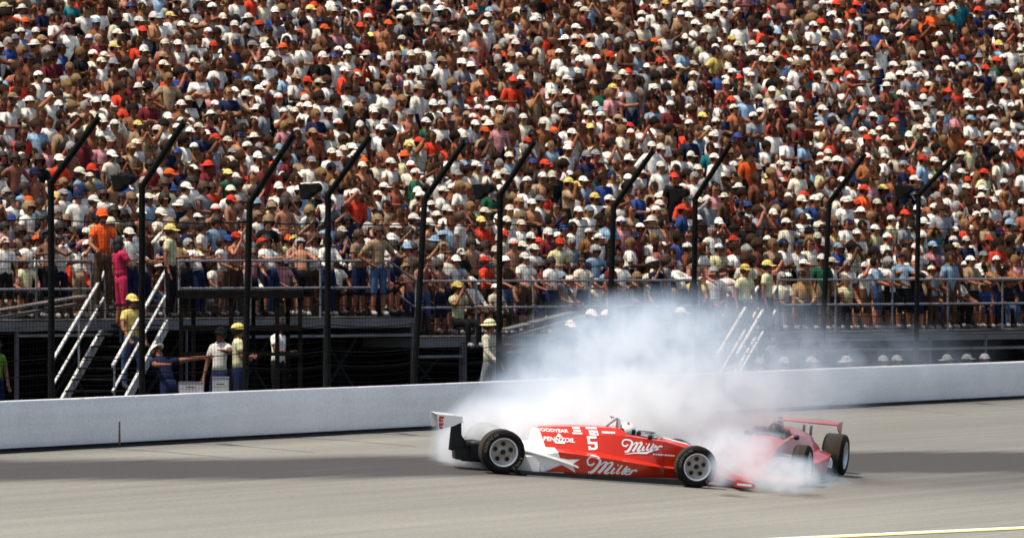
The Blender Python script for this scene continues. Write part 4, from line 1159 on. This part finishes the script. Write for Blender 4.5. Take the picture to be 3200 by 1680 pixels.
def race_car(name, livery, nose=1.0, marks=True):
    root = empty(name); nx = (1.08 * (nose - 1)); span = .28 if marks else .50
    me = body_mesh(livery, nose); bod = link('body', me, root)
    bvh = BVHTree.FromPolygons([v.co for v in me.vertices], [tuple(p.vertices) for p in me.polygons])
    A_ = M[livery[0]]; B_ = M[livery[1]]
    # flat floor with the dark skirt line
    mb = MB(); mb.prism([(.30, .022), (3.0, .022), (3.12, .05), (2.95, .105), (2.2, .10), (1.2, .085), (.30, .07)], -.748, .748); mb.build('floor_tray', M['carbon'], root)
    mb = MB()
    for s in (-1, 1): mb.box((1.65, s * .755, .012), (2.5, .010, .018))
    mb.build('skirt', M['metal'], root)
    # radiator inlets at the front of the side pods
    mb = MB()
    for s in (-1, 1): mb.add([(2.60, s * .34, .12), (2.42, s * .52, .11), (2.42, s * (span + .005), .23), (2.60, s * .365, .235)], [(0, 1, 2, 3)])
    mb.build('radiator_inlet', M['inner'], root)
    # white side scoops sweeping in behind the pods
    for s in (-1, 1):
        mb = MB()
        V = [(.62, s * .56, .42), (.62, s * .60, .06), (.26, s * .46, .07), (.26, s * .42, .36), (.62, s * .62, .33), (.26, s * .48, .25)]
        mb.add(V, [(0, 4, 5, 3), (4, 1, 2, 5)])
        mb.build('pod_tail', B_, root, 30)
    for s in (-1, 1):
        mb = MB(); V = []; F = []
        for i in range(9):
            t = i / 8; x = .22 + t * .98; z = .40 - .20 * t ** 1.5; yy = .40 + .36 * math.sin(t * math.pi / 2)
            V += [(x, s * (yy - .05), z + .012), (x, s * (yy + .03), z - .002), (x, s * (yy + .03), z - .022)]
        for i in range(8):
            for j in range(2): F.append((3 * i + j, 3 * i + j + 1, 3 * i + j + 4, 3 * i + j + 3))
        mb.add(V, F); mb.build('side_strake', B_, root, 40)
    # engine, gearbox, exhaust and rear structure in black
    mb = MB(); mb.prism([(-.62, .16), (-.50, .12), (-.30, .12), (.25, .14), (.25, .36), (-.20, .36), (-.42, .34), (-.64, .30)], -.13, .13)
    mb.tube([(-.10, -.2, .38), (-.34, -.16, .40), (-.46, -.12, .38)], [.055, .05, .06], 12); mb.tube([(-.10, .2, .38), (-.34, .16, .40), (-.46, .12, .38)], [.055, .05, .06], 12)
    mb.box((-.33, 0, .28), (.14, .46, .20)); mb.box((-.52, 0, .20), (.18, .30, .12))
    mb.build('gearbox', M['carbon'], root)
    mb = MB()
    for y_ in (-.07, .05): mb.prism([(-.70, .27), (-.33, .27), (-.46, .42), (-.54, .52), (-.56, .74), (-.69, .74)], y_, y_ + .02)
    mb.build('wing_pylon', M['carbon'], root)
    # rear wing
    def foil(x0, x1, z0, z1, th, y0, y1):
        up_ = []; lo_ = []
        for i in range(9):
            t = i / 8; x = x0 + (x1 - x0) * t; z = z0 + (z1 - z0) * t; h = th * math.sqrt(max(t, 0)) * (1 - t) * 2 + .004
            up_.append((x, z + h * .35)); lo_.append((x, z - h * .65))
        return up_ + lo_[::-1], y0, y1
    mb = MB(); wz = (.735, .775, .775, .825) if marks else (.795, .80, .80, .81); mb.prism(*foil(-.56, -.88, wz[0], wz[1], .05, -span, span)); mb.prism(*foil(-.84, -.98, wz[2], wz[3], .025, -span, span)); mb.build('rear_wing', B_ if marks else A_, root, 40)
    for s in (-1, 1):
        mb = MB(); mb.prism([(-.995, .83), (-.60, .82), (-.585, .80), (-.595, .735), (-.72, .665), (-.935, .60), (-.955, .61)], s * (span + .005) - .006, s * (span + .005) + .006)
        ep = mb.build('wing_endplate', B_ if marks else A_, root)
        if marks:
            mb = MB(); y_ = s * (span + .005) + s * .008; dx, dz = .012, .0
            for z0 in (.715, .61):                    # red numeral blocks on the plate
                mb.add([(-.965 + .02 * (z0 < .7), y_, z0), (-.895, y_, z0), (-.895, y_, z0 + .03), (-.93, y_, z0 + .03), (-.93, y_, z0 + .045), (-.895, y_, z0 + .045), (-.875, y_, z0 + .09), (-.96, y_, z0 + .09)], [tuple(range(8))])
            mb.build('numeral', M['redmark'], ep)
    # suspension
    for s in (-1, 1):
        mb = MB()
        for a, b in (((2.86, s * .26, .20), (3.08, s * .58, .20)), ((3.30, s * .24, .18), (3.08, s * .58, .20)), ((2.90, s * .25, .46), (3.08, s * .58, .44)), ((3.28, s * .22, .40), (3.08, s * .58, .44)), ((3.0, s * .22, .25), (3.08, s * .56, .42))):
            mb.tube([a, b], .013, 8)
        mb.build('front_wishbone', M['metal'], root, 40)
        mb = MB()
        for a, b in (((-.28, s * .12, .20), (.0, s * .48, .18)), ((.22, s * .22, .18), (.0, s * .48, .18)), ((-.25, s * .12, .38), (.0, s * .48, .44)), ((.20, s * .2, .38), (.0, s * .48, .44)), ((0, s * .12, .33), (0, s * .60, .33))):
            mb.tube([a, b], .015, 8)
        mb.build('rear_wishbone', M['metal'], root, 40)
    # nose wings
    for s in (-1, 1):
        y0, y1 = (.14, .76) if s > 0 else (-.76, -.14)
        mb = MB(); mb.prism(*foil(4.02 + nx, 3.74 + nx, .085, .135, .03, y0, y1)); fw = mb.build('front_wing', A_, root, 40)
        mb = MB(); mb.prism([(x_ + nx, z_) for x_, z_ in ((3.70, .055), (3.98, .05), (4.045, .085), (4.01, .125), (3.72, .175), (3.69, .16))], s * .765 - .006, s * .765 + .006); mb.build('wing_endplate', A_, root)
        if marks:
            mb = MB(); mb.prism([(3.74, .085), (3.96, .08), (3.985, .095), (3.96, .115), (3.74, .12)], s * .775 - .002, s * .775 + .002); mb.build('stripe', M['decal'], fw)
    # cockpit fittings
    mb = MB(); mb.tube([(1.74, 0, .80), (1.92, 0, .945), (1.955, 0, .93), (1.955, 0, .78)], .018, 8)
    mb.tube([(1.95, -.12, .78), (1.945, -.06, .925), (1.945, .06, .925), (1.95, .12, .78)], .018, 8); mb.build('roll_hoop', M['metal'], root, 40)
    mb = MB(); mb.tube([(1.84, .02, .93), (1.84, .02, .96)], .006, 6); mb.tube([(1.86, -.03, .955), (1.82, .05, .965)], .008, 6); mb.build('aerial', M['carbon'], root)
    V = []; F = []
    for i in range(13):
        A = R(-105 + 210 * i / 12); c_, s_ = math.cos(A), math.sin(A)
        V += [(2.42 + .25 * c_, .245 * s_, .695), (2.38 + .16 * c_, .20 * s_, .765)]
    for i in range(12): F.append((2 * i, 2 * i + 1, 2 * i + 3, 2 * i + 2))
    mb = MB(); mb.add(V, F); mb.build('windscreen', M['screen'], root, 60)
    mb = MB(); mb.tube([V[i] for i in range(1, 26, 2)], .006, 6); mb.build('screen_edge', M['carbon'], root)
    for s in (-1, 1):
        mb = MB(); mb.tube([(2.40, s * .28, .67), (2.38, s * .38, .70)], .008, 6); mb.lathe([(0, -.045), (.03, -.04), (.045, 0), (.03, .04), (0, .045)], 12, 'y', (2.38, s * .41, .71)); mb.build('mirror', M['carbon'], root, 50)
    mb = MB(); V = []; mb.tube([(2.50 + .0, .14 * math.cos(R(a)), .60 + .14 * math.sin(R(a))) for a in range(0, 361, 24)], .014, 8); mb.tube([(2.50, 0, .60), (2.62, 0, .58)], .02, 8); mb.build('steering_wheel', M['carbon'], root, 50)
    mb = MB(); mb.box((1.985, 0, .72), (.06, .26, .16)); mb.build('headrest', M['inner'], root)
    for nm, x, rad, w_, rim in (('rear_wheel', 0, .345, .37, .217), ('front_wheel', 3.08, .325, .27, .208)):
        for out in (-1, 1): wheel(root, nm, x, out * .80, rad, w_, rim, out)
    # ---- markings on the near (right) side and the far side
    def project(V2, s, y0=-.7):
        o_ = []
        for u, v_ in V2:
            hit = bvh.ray_cast(Vector((u, s * 2, v_)), Vector((0, -s, 0)))
            k_z = 0
            while hit[0] is None and k_z < 60: k_z += 1; v_ += -.004 if v_ > .3 else .004; hit = bvh.ray_cast(Vector((u, s * 2, v_)), Vector((0, -s, 0)))
            y_ = hit[0].y; nn_ = hit[1]
            if nn_.y * s < 0: nn_ = -nn_
            o_.append(Vector((u, y_, v_)) + nn_ * .007)
        return o_
    def low_uv(X, Y): return (1.332 + (X - 700) * .000984 + (Y - 700) * .000082, .511 + (X - 700) * .000067 - (Y - 700) * .000962)
    def up_uv(X, Y): return (1.405 + (X - 700) * .000984 + (Y - 700) * .000082, .487 + (X - 700) * .000067 - (Y - 700) * .000962)
    def top_uv(X, Y): return (1.44 + (X - 700) * .000984 + (Y - 700) * .000082, .466 + (X - 700) * .000067 - (Y - 700) * .000962)
    def decal(nm, polys, m_=None):
        for s in (-1, 1):
            mb = MB()
            for V2, F2 in polys:
                mb.add(project(V2, s), F2)
            o = mb.build(nm, m_ or M['decal'], bod)
    if marks:
        polys = []
        for st_ in SCRIPT:
            v_, f_ = stroke([(p[0], p[1], p[2] * 1.08) for p in st_], 26); polys.append(([low_uv(*q) for q in v_], f_))
        decal('script_lettering', polys)
        polys = []
        def tr(X, Y):                                  # the same word smaller, higher and turned uphill
            x = (X - 690) * .80; y = (Y - 850) * .72; a = R(-5.5)
            return (1255 + x * math.cos(a) - y * math.sin(a), 590 + x * math.sin(a) + y * math.cos(a))
        for st_ in SCRIPT:
            v_, f_ = stroke([(*tr(p[0], p[1]), p[2] * .86) for p in st_], 20); polys.append(([up_uv(*q) for q in v_], f_))
        for st_ in ([(1290, 808, 5), (1450, 790, 20), (1640, 790, 34), (1700, 770, 24), (1870, 738, 5)],): v_, f_ = stroke(st_, 10); polys.append(([up_uv(*q) for q in v_], f_))
        for i in range(9): X = 1755 + i * 42; Y = 800 + i * 3.6; polys.append(([up_uv(*q) for q in ((X, Y), (X + 32, Y + 2), (X + 30, Y + 26), (X - 2, Y + 24))], [(0, 1, 2, 3)]))
        decal('script_lettering', polys)
        def words(s_, x0, y0, x1, y1, h, shear=0, fn=up_uv, bold=.02):
            v_, f_ = text_polys(s_, 1.0, shear, 1, bold); wd = v_[:, 0].max()
            return [fn(x0 + (x1 - x0) * a / wd, y0 + (y1 - y0) * a / wd - b * h) for a, b in v_], f_
        def block(x0, y0, x1, y1):                     # blocky figure five
            X = lambda t: x0 + (x1 - x0) * t
            Y = lambda t: y0 + (y1 - y0) * t
            o_ = []
            for a_, b_, c_, d_ in ((0, 0, 1, .18), (0, .18, .30, .42), (0, .42, 1, .58), (.70, .58, 1, .84), (0, .84, .78, 1), (0, .72, .28, .84), (.70, .84, .95, .94)):
                o_.append(([up_uv(*q) for q in ((X(a_), Y(b_)), (X(c_), Y(b_)), (X(c_), Y(d_)), (X(a_), Y(d_)))], [(0, 1, 2, 3)]))
            return o_
        decal('numeral', block(690, 525, 845, 735))
        decal('maker_lettering', [words('GOODYEAR', -125, 428, 375, 450, 46, 0, top_uv)])
        cx_, cy_ = 240, 575
        ring_ = [(cx_ + 62 * math.cos(R(a)), cy_ + 48 * math.sin(R(a))) for a in range(0, 360, 24)]
        tri = [(cx_ - 50, 535), (cx_ + 5, 478), (cx_ + 55, 540)]
        decal('oil_lettering', [words('PENNZOIL', -20, 590, 485, 622, 62, .2, bold=.03)])
        decal('oil_emblem', [([up_uv(*q) for q in tri], [(0, 1, 2)]), ([up_uv(*q) for q in ((150, 605), (330, 612), (318, 640), (165, 632))], [(0, 1, 2, 3)])])
        decal('patch', [([top_uv(*q) for q in ((455, 372), (580, 372), (575, 396), (455, 394))], [(0, 1, 2, 3)]), ([top_uv(*q) for q in ((460, 408), (582, 410), (578, 434), (458, 430))], [(0, 1, 2, 3)]), ([top_uv(*q) for q in ((430, 446), (592, 450), (585, 472), (432, 466))], [(0, 1, 2, 3)]),
                        ([top_uv(*q) for q in ((672, 372), (852, 376), (850, 400), (675, 398))], [(0, 1, 2, 3)]),
                        ([top_uv(*q) for q in ((708, 418), (855, 422), (850, 490), (706, 486))], [(0, 1, 2, 3)]), ([top_uv(*q) for q in ((920, 432), (1130, 442), (1128, 464), (918, 458))], [(0, 1, 2, 3)])])
        decal('patch_mark', [([top_uv(*q) for q in ((735, 436), (775, 438), (772, 450), (735, 448))], [(0, 1, 2, 3)]), ([top_uv(*q) for q in ((790, 452), (830, 454), (828, 474), (790, 470))], [(0, 1, 2, 3)])], M['redmark'])
        z1 = lambda X, Y: low_uv((X * .427 + 1300 - 1700) * 5.152, (Y * .427 + 1200 - 1260) * 5.152)
        def fine(poly):                                # triangulate and subdivide so the decal follows the panel
            bm = bmesh.new(); vs = [bm.verts.new((*p, 0)) for p in poly]; bm.faces.new(vs)
            bmesh.ops.triangulate(bm, faces=bm.faces); bmesh.ops.subdivide_edges(bm, edges=bm.edges, cuts=4, use_grid_fill=True); bmesh.ops.triangulate(bm, faces=bm.faces)
            bm.verts.index_update(); r_ = ([(v.co.x, v.co.y) for v in bm.verts], [tuple(v.index for v in f.verts) for f in bm.faces]); bm.free(); return r_
        decal('star', [fine([z1(*q) for q in ((1040, 535), (1110, 548), (1195, 545), (1142, 583), (1168, 645), (1105, 607), (1062, 585), (1030, 560))]),
                       fine([z1(*q) for q in ((1000, 520), (1045, 535), (1062, 585), (1000, 612), (940, 640), (880, 640), (900, 560))])])
        decal('red_wedge', [fine([z1(*q) for q in ((955, 640), (1062, 590), (1150, 640))])], M['redmark'])
    return root

def ground_frame(p_rear, p_front):
    a = Vector((p_rear[0], p_rear[1], gz(p_rear[0], p_rear[1]))); b = Vector((p_front[0], p_front[1], gz(p_front[0], p_front[1])))
    e_ = .05; n_ = Vector((-(gz(a.x + e_, a.y) - gz(a.x - e_, a.y)) / (2 * e_), -(gz(a.x, a.y + e_) - gz(a.x, a.y - e_)) / (2 * e_), 1)).normalized()
    f_ = (b - a); f_ = (f_ - n_ * f_.dot(n_)).normalized(); l_ = n_.cross(f_)
    return a, f_, l_, n_
def place(o, p, f_, l_, n_):
    o.matrix_world = Matrix.Translation(p) @ Matrix((f_, l_, n_)).transposed().to_4x4()

def driver(label, base_mtx, hcol, hmark):
    """seated driver with a full-face helmet"""
    V = [(1.62, 0, .16), (1.80, 0, .32), (1.93, 0, .50), (1.97, 0, .60), (2.03, 0, .70), (2.06, 0, .78)]
    RR = [.14, .14, .155, .10, .07, .09]; E = [(i, i + 1) for i in range(5)]
    for s in (-1, 1):
        i = len(V); V += [(1.97, s * .17, .56), (2.20, s * .24, .46), (2.44, s * .14, .56), (2.49, s * .13, .60)]; RR += [.065, .045, .032, .030]; E += [(2, i), (i, i + 1), (i + 1, i + 2), (i + 2, i + 3)]
        i = len(V); V += [(1.75, s * .10, .16), (2.25, s * .13, .30), (2.70, s * .11, .20)]; RR += [.085, .06, .045]; E += [(0, i), (i, i + 1), (i + 1, i + 2)]
    me = bpy.data.meshes.new('t'); me.from_pydata(V, E, []); o = bpy.data.objects.new('t', me); col.objects.link(o)
    o.modifiers.new('s', 'SKIN'); sb_ = o.modifiers.new('u', 'SUBSURF'); sb_.levels = 1
    for i, r_ in enumerate(RR): me.skin_vertices[0].data[i].radius = (r_, r_)
    me.skin_vertices[0].data[0].use_root = True
    dg = bpy.context.evaluated_depsgraph_get(); m2 = bpy.data.meshes.new_from_object(o.evaluated_get(dg)); bpy.data.objects.remove(o)
    m2.materials.clear(); m2.materials.append(mat('race_suit', hmark[1], .8)); m2.polygons.foreach_set('use_smooth', [True] * len(m2.polygons))
    d = link('person', m2); d.matrix_world = base_mtx; tag(d, label, 'driver')
    c = (2.09, 0, .755)
    def shell(keep, k, mi=0):
        mb = MB(); sph(mb, c, (.128 * k, .150 * k, .140 * k), 32, 22); V_ = []
        for (x, y, z) in mb.v: V_.append((c[0] - (y - c[1]), c[1] + (x - c[0]), z))
        F_ = [f for f in mb.f if keep(*[sum(V_[t][a] for t in f) / len(f) - c[a] for a in range(3)])]
        m_ = MB(); m_.add(V_, F_); return m_
    h = shell(lambda x, y, z: z > -.12 and not (x > .05 and -.03 < z < .045), 1).build('helmet', mat('helmet_paint', hcol, .25), d, 60)
    shell(lambda x, y, z: x > .03 and -.04 < z < .055, .985).build('visor', M['dark_glass'], h, 60)
    shell(lambda x, y, z: x > .035 and -.115 < z < -.045, 1.012).build('chin_band', mat('helmet_band', hmark[0], .4), h, 60)
    shell(lambda x, y, z: -.02 < x < .03 and z > .105, 1.012).build('crown_mark', mat('helmet_mark', hmark[0], .4), h, 60)
    return d

# near car: spun round, nose to the right, right side to the camera
a, f_, l_, n_ = ground_frame((-.1531, 103.743), (2.8579, 104.374))
car1 = race_car('race_car', ('red', 'white', 'inner'))
place(car1, a + l_ * .80, f_, l_, n_)
tag(car1, 'red and white open-wheel race car number 5 spinning sideways, side-on to the camera', 'race car')
driver('driver in white helmet with dark visor sitting in the red car number 5', car1.matrix_world.copy(), (.80, .78, .72), ((.45, .04, .02), (.55, .55, .55)))
# far car: coming towards the camera, half lost in smoke
h_ = Vector((-.235, -.97, 0)).normalized()
rl = Vector((5.44, 109.95, 0)); a, f_, l_, n_ = ground_frame(rl, rl + h_ * 3.0)
car2 = race_car('race_car', ('red2', 'white', 'inner'), nose=.72, marks=False)
place(car2, a - l_ * .80, f_, l_, n_)
tag(car2, 'dark red open-wheel race car half hidden in tyre smoke, passing behind the spinning car', 'race car')
driver('driver in dark helmet sitting in the smoke-veiled red car', car2.matrix_world.copy(), (.03, .03, .035), ((.45, .06, .04), (.06, .06, .09)))

# ------------------------------------------------------------------ tyre smoke: one closed volume
def at3(px, py, Z): return Vector(((px - 1600) / F0 * Z, Z, HC - (py - 805) / F0 * Z))
BL = [  # centre px, py, depth, radii x, y, z, strength, drift
 (1560, 1350, 106.2, .95, 1.0, .52, 7.0, 1), (1425, 1395, 105.6, .42, .6, .50, 4.5, 2), (1780, 1335, 106.4, 1.2, 1.2, .50, 5.0, 1), (1500, 1450, 105.8, .75, .7, .26, 4.5, 2), (1500, 1390, 104.76, .58, .17, .80, 34.0, 0),
 (2000, 1300, 107.0, 1.5, 1.5, .75, 3.4, 1), (1700, 1250, 106.8, 1.05, 1.3, .52, 2.2, 1), (1850, 1150, 107.4, 1.45, 1.6, .88, 1.9, 1), (2080, 1080, 107.8, 1.5, 1.7, .86, 1.3, 1), (1990, 1010, 108.0, 1.45, 1.5, .55, 1.0, 1),
 (2200, 1240, 107.6, 1.6, 1.7, .85, 1.9, 1), (2460, 1200, 108.8, 1.5, 1.6, .85, .7, 1), (2360, 1060, 109.0, 1.5, 1.5, .80, .5, 1), (2700, 1120, 109.8, 2.1, 1.6, .60, .26, 1), (2220, 980, 108.6, 1.4, 1.3, .40, .40, 1),
 (2295, 1415, 105.5, .85, 1.0, .46, 4.2, 2), (2450, 1485, 104.7, .72, .7, .31, 5.0, 2), (2262, 1462, 103.3, .27, .4, .30, 4.0, 2), (2560, 1500, 105.2, .55, .6, .13, 1.8, 2)]
def smoke_mat(org):
    m = bpy.data.materials.new('tyre_smoke_volume'); m.use_nodes = True; nt = m.node_tree; n = nt.nodes; lk = nt.links.new
    n.remove(n['Principled BSDF']); out = n['Material Output']
    pv = n.new('ShaderNodeVolumePrincipled'); lk(pv.outputs[0], out.inputs['Volume'])
    pv.inputs['Color'].default_value = (.90, .945, 1.0, 1); pv.inputs['Anisotropy'].default_value = .35; pv.inputs['Absorption Color'].default_value = (.9, .9, .9, 1)
    tc = n.new('ShaderNodeTexCoord')
    def vm(op, a, b=None, sc_=None):
        q = n.new('ShaderNodeVectorMath'); q.operation = op
        lk(a, q.inputs[0]) if not isinstance(a, tuple) else setattr(q.inputs[0], 'default_value', a)
        if b is not None: lk(b, q.inputs[1]) if not isinstance(b, tuple) else setattr(q.inputs[1], 'default_value', b)
        if sc_ is not None: q.inputs['Scale'].default_value = sc_
        return q
    def mt(op, a, b=None, c=None, cl=False):
        q = n.new('ShaderNodeMath'); q.operation = op; q.use_clamp = cl
        for i, v in enumerate((a, b, c)):
            if v is None: continue
            if isinstance(v, (int, float)): q.inputs[i].default_value = v
            else: lk(v, q.inputs[i])
        return q.outputs[0]
    nz = n.new('ShaderNodeTexNoise'); nz.inputs['Scale'].default_value = 1.3; nz.inputs['Detail'].default_value = 3; lk(tc.outputs['Object'], nz.inputs['Vector'])
    off = vm('SUBTRACT', nz.outputs['Color'], (.5, .5, .5)); off = vm('SCALE', off.outputs[0], None, .75)
    P_ = vm('ADD', tc.outputs['Object'], off.outputs[0]).outputs[0]
    P2_ = vm('ADD', tc.outputs['Object'], vm('SCALE', off.outputs[0], None, .35).outputs[0]).outputs[0]
    n2 = n.new('ShaderNodeTexNoise'); n2.inputs['Scale'].default_value = 2.6; n2.inputs['Detail'].default_value = 4; n2.inputs['Roughness'].default_value = .6; lk(P_, n2.inputs['Vector'])
    tot = None
    for (px, py, Z, rx, ry, rz, s_, dr) in BL:
        c = at3(px, py, Z) - org
        d = vm('SUBTRACT', (tc.outputs['Object'], P_, P2_)[dr], tuple(c)); d = vm('MULTIPLY', d.outputs[0], (1 / rx, 1 / ry, 1 / rz)); L_ = vm('LENGTH', d.outputs[0]).outputs['Value']
        mr = n.new('ShaderNodeMapRange'); mr.interpolation_type = 'SMOOTHSTEP'; lk(L_, mr.inputs[0]); mr.inputs[1].default_value = .25; mr.inputs[2].default_value = 1.25; mr.inputs[3].default_value = s_; mr.inputs[4].default_value = 0
        tot = mr.outputs[0] if tot is None else mt('ADD', tot, mr.outputs[0])
    puff = n.new('ShaderNodeMapRange'); lk(n2.outputs['Fac'], puff.inputs[0]); puff.inputs[1].default_value = .36; puff.inputs[2].default_value = .64; puff.inputs[3].default_value = .10; puff.inputs[4].default_value = 1.6
    den = mt('MULTIPLY', tot, puff.outputs[0]); den = mt('MULTIPLY', den, SMOKE_K); lk(den, pv.inputs['Density'])
    cr = n.new('ShaderNodeMapRange'); lk(tot, cr.inputs[0]); cr.inputs[1].default_value = 2.2; cr.inputs[2].default_value = 7.0
    cm = n.new('ShaderNodeMix'); cm.data_type = 'RGBA'; lk(cr.outputs[0], cm.inputs[0]); cm.inputs[6].default_value = (.52, .63, .76, 1); cm.inputs[7].default_value = (.85, .87, .88, 1)
    lk(cm.outputs[2], pv.inputs['Color'])
    return m
SMOKE_K = .75
lo_ = Vector((1e9,) * 3); hi_ = -lo_
for b in BL:
    c = at3(*b[:3])
    for i in range(3): lo_[i] = min(lo_[i], c[i] - b[3 + i] * 1.25 - .3); hi_[i] = max(hi_[i], c[i] + b[3 + i] * 1.25 + .3)
org = (lo_ + hi_) / 2
mb = MB(); mb.box((0, 0, 0), tuple(hi_ - lo_)); sm = mb.mesh('tyre_smoke', smoke_mat(org))
o = link('tyre_smoke', sm); o.location = org
tag(o, 'white billowing tyre smoke around and behind the two race cars', None, None, 'stuff')
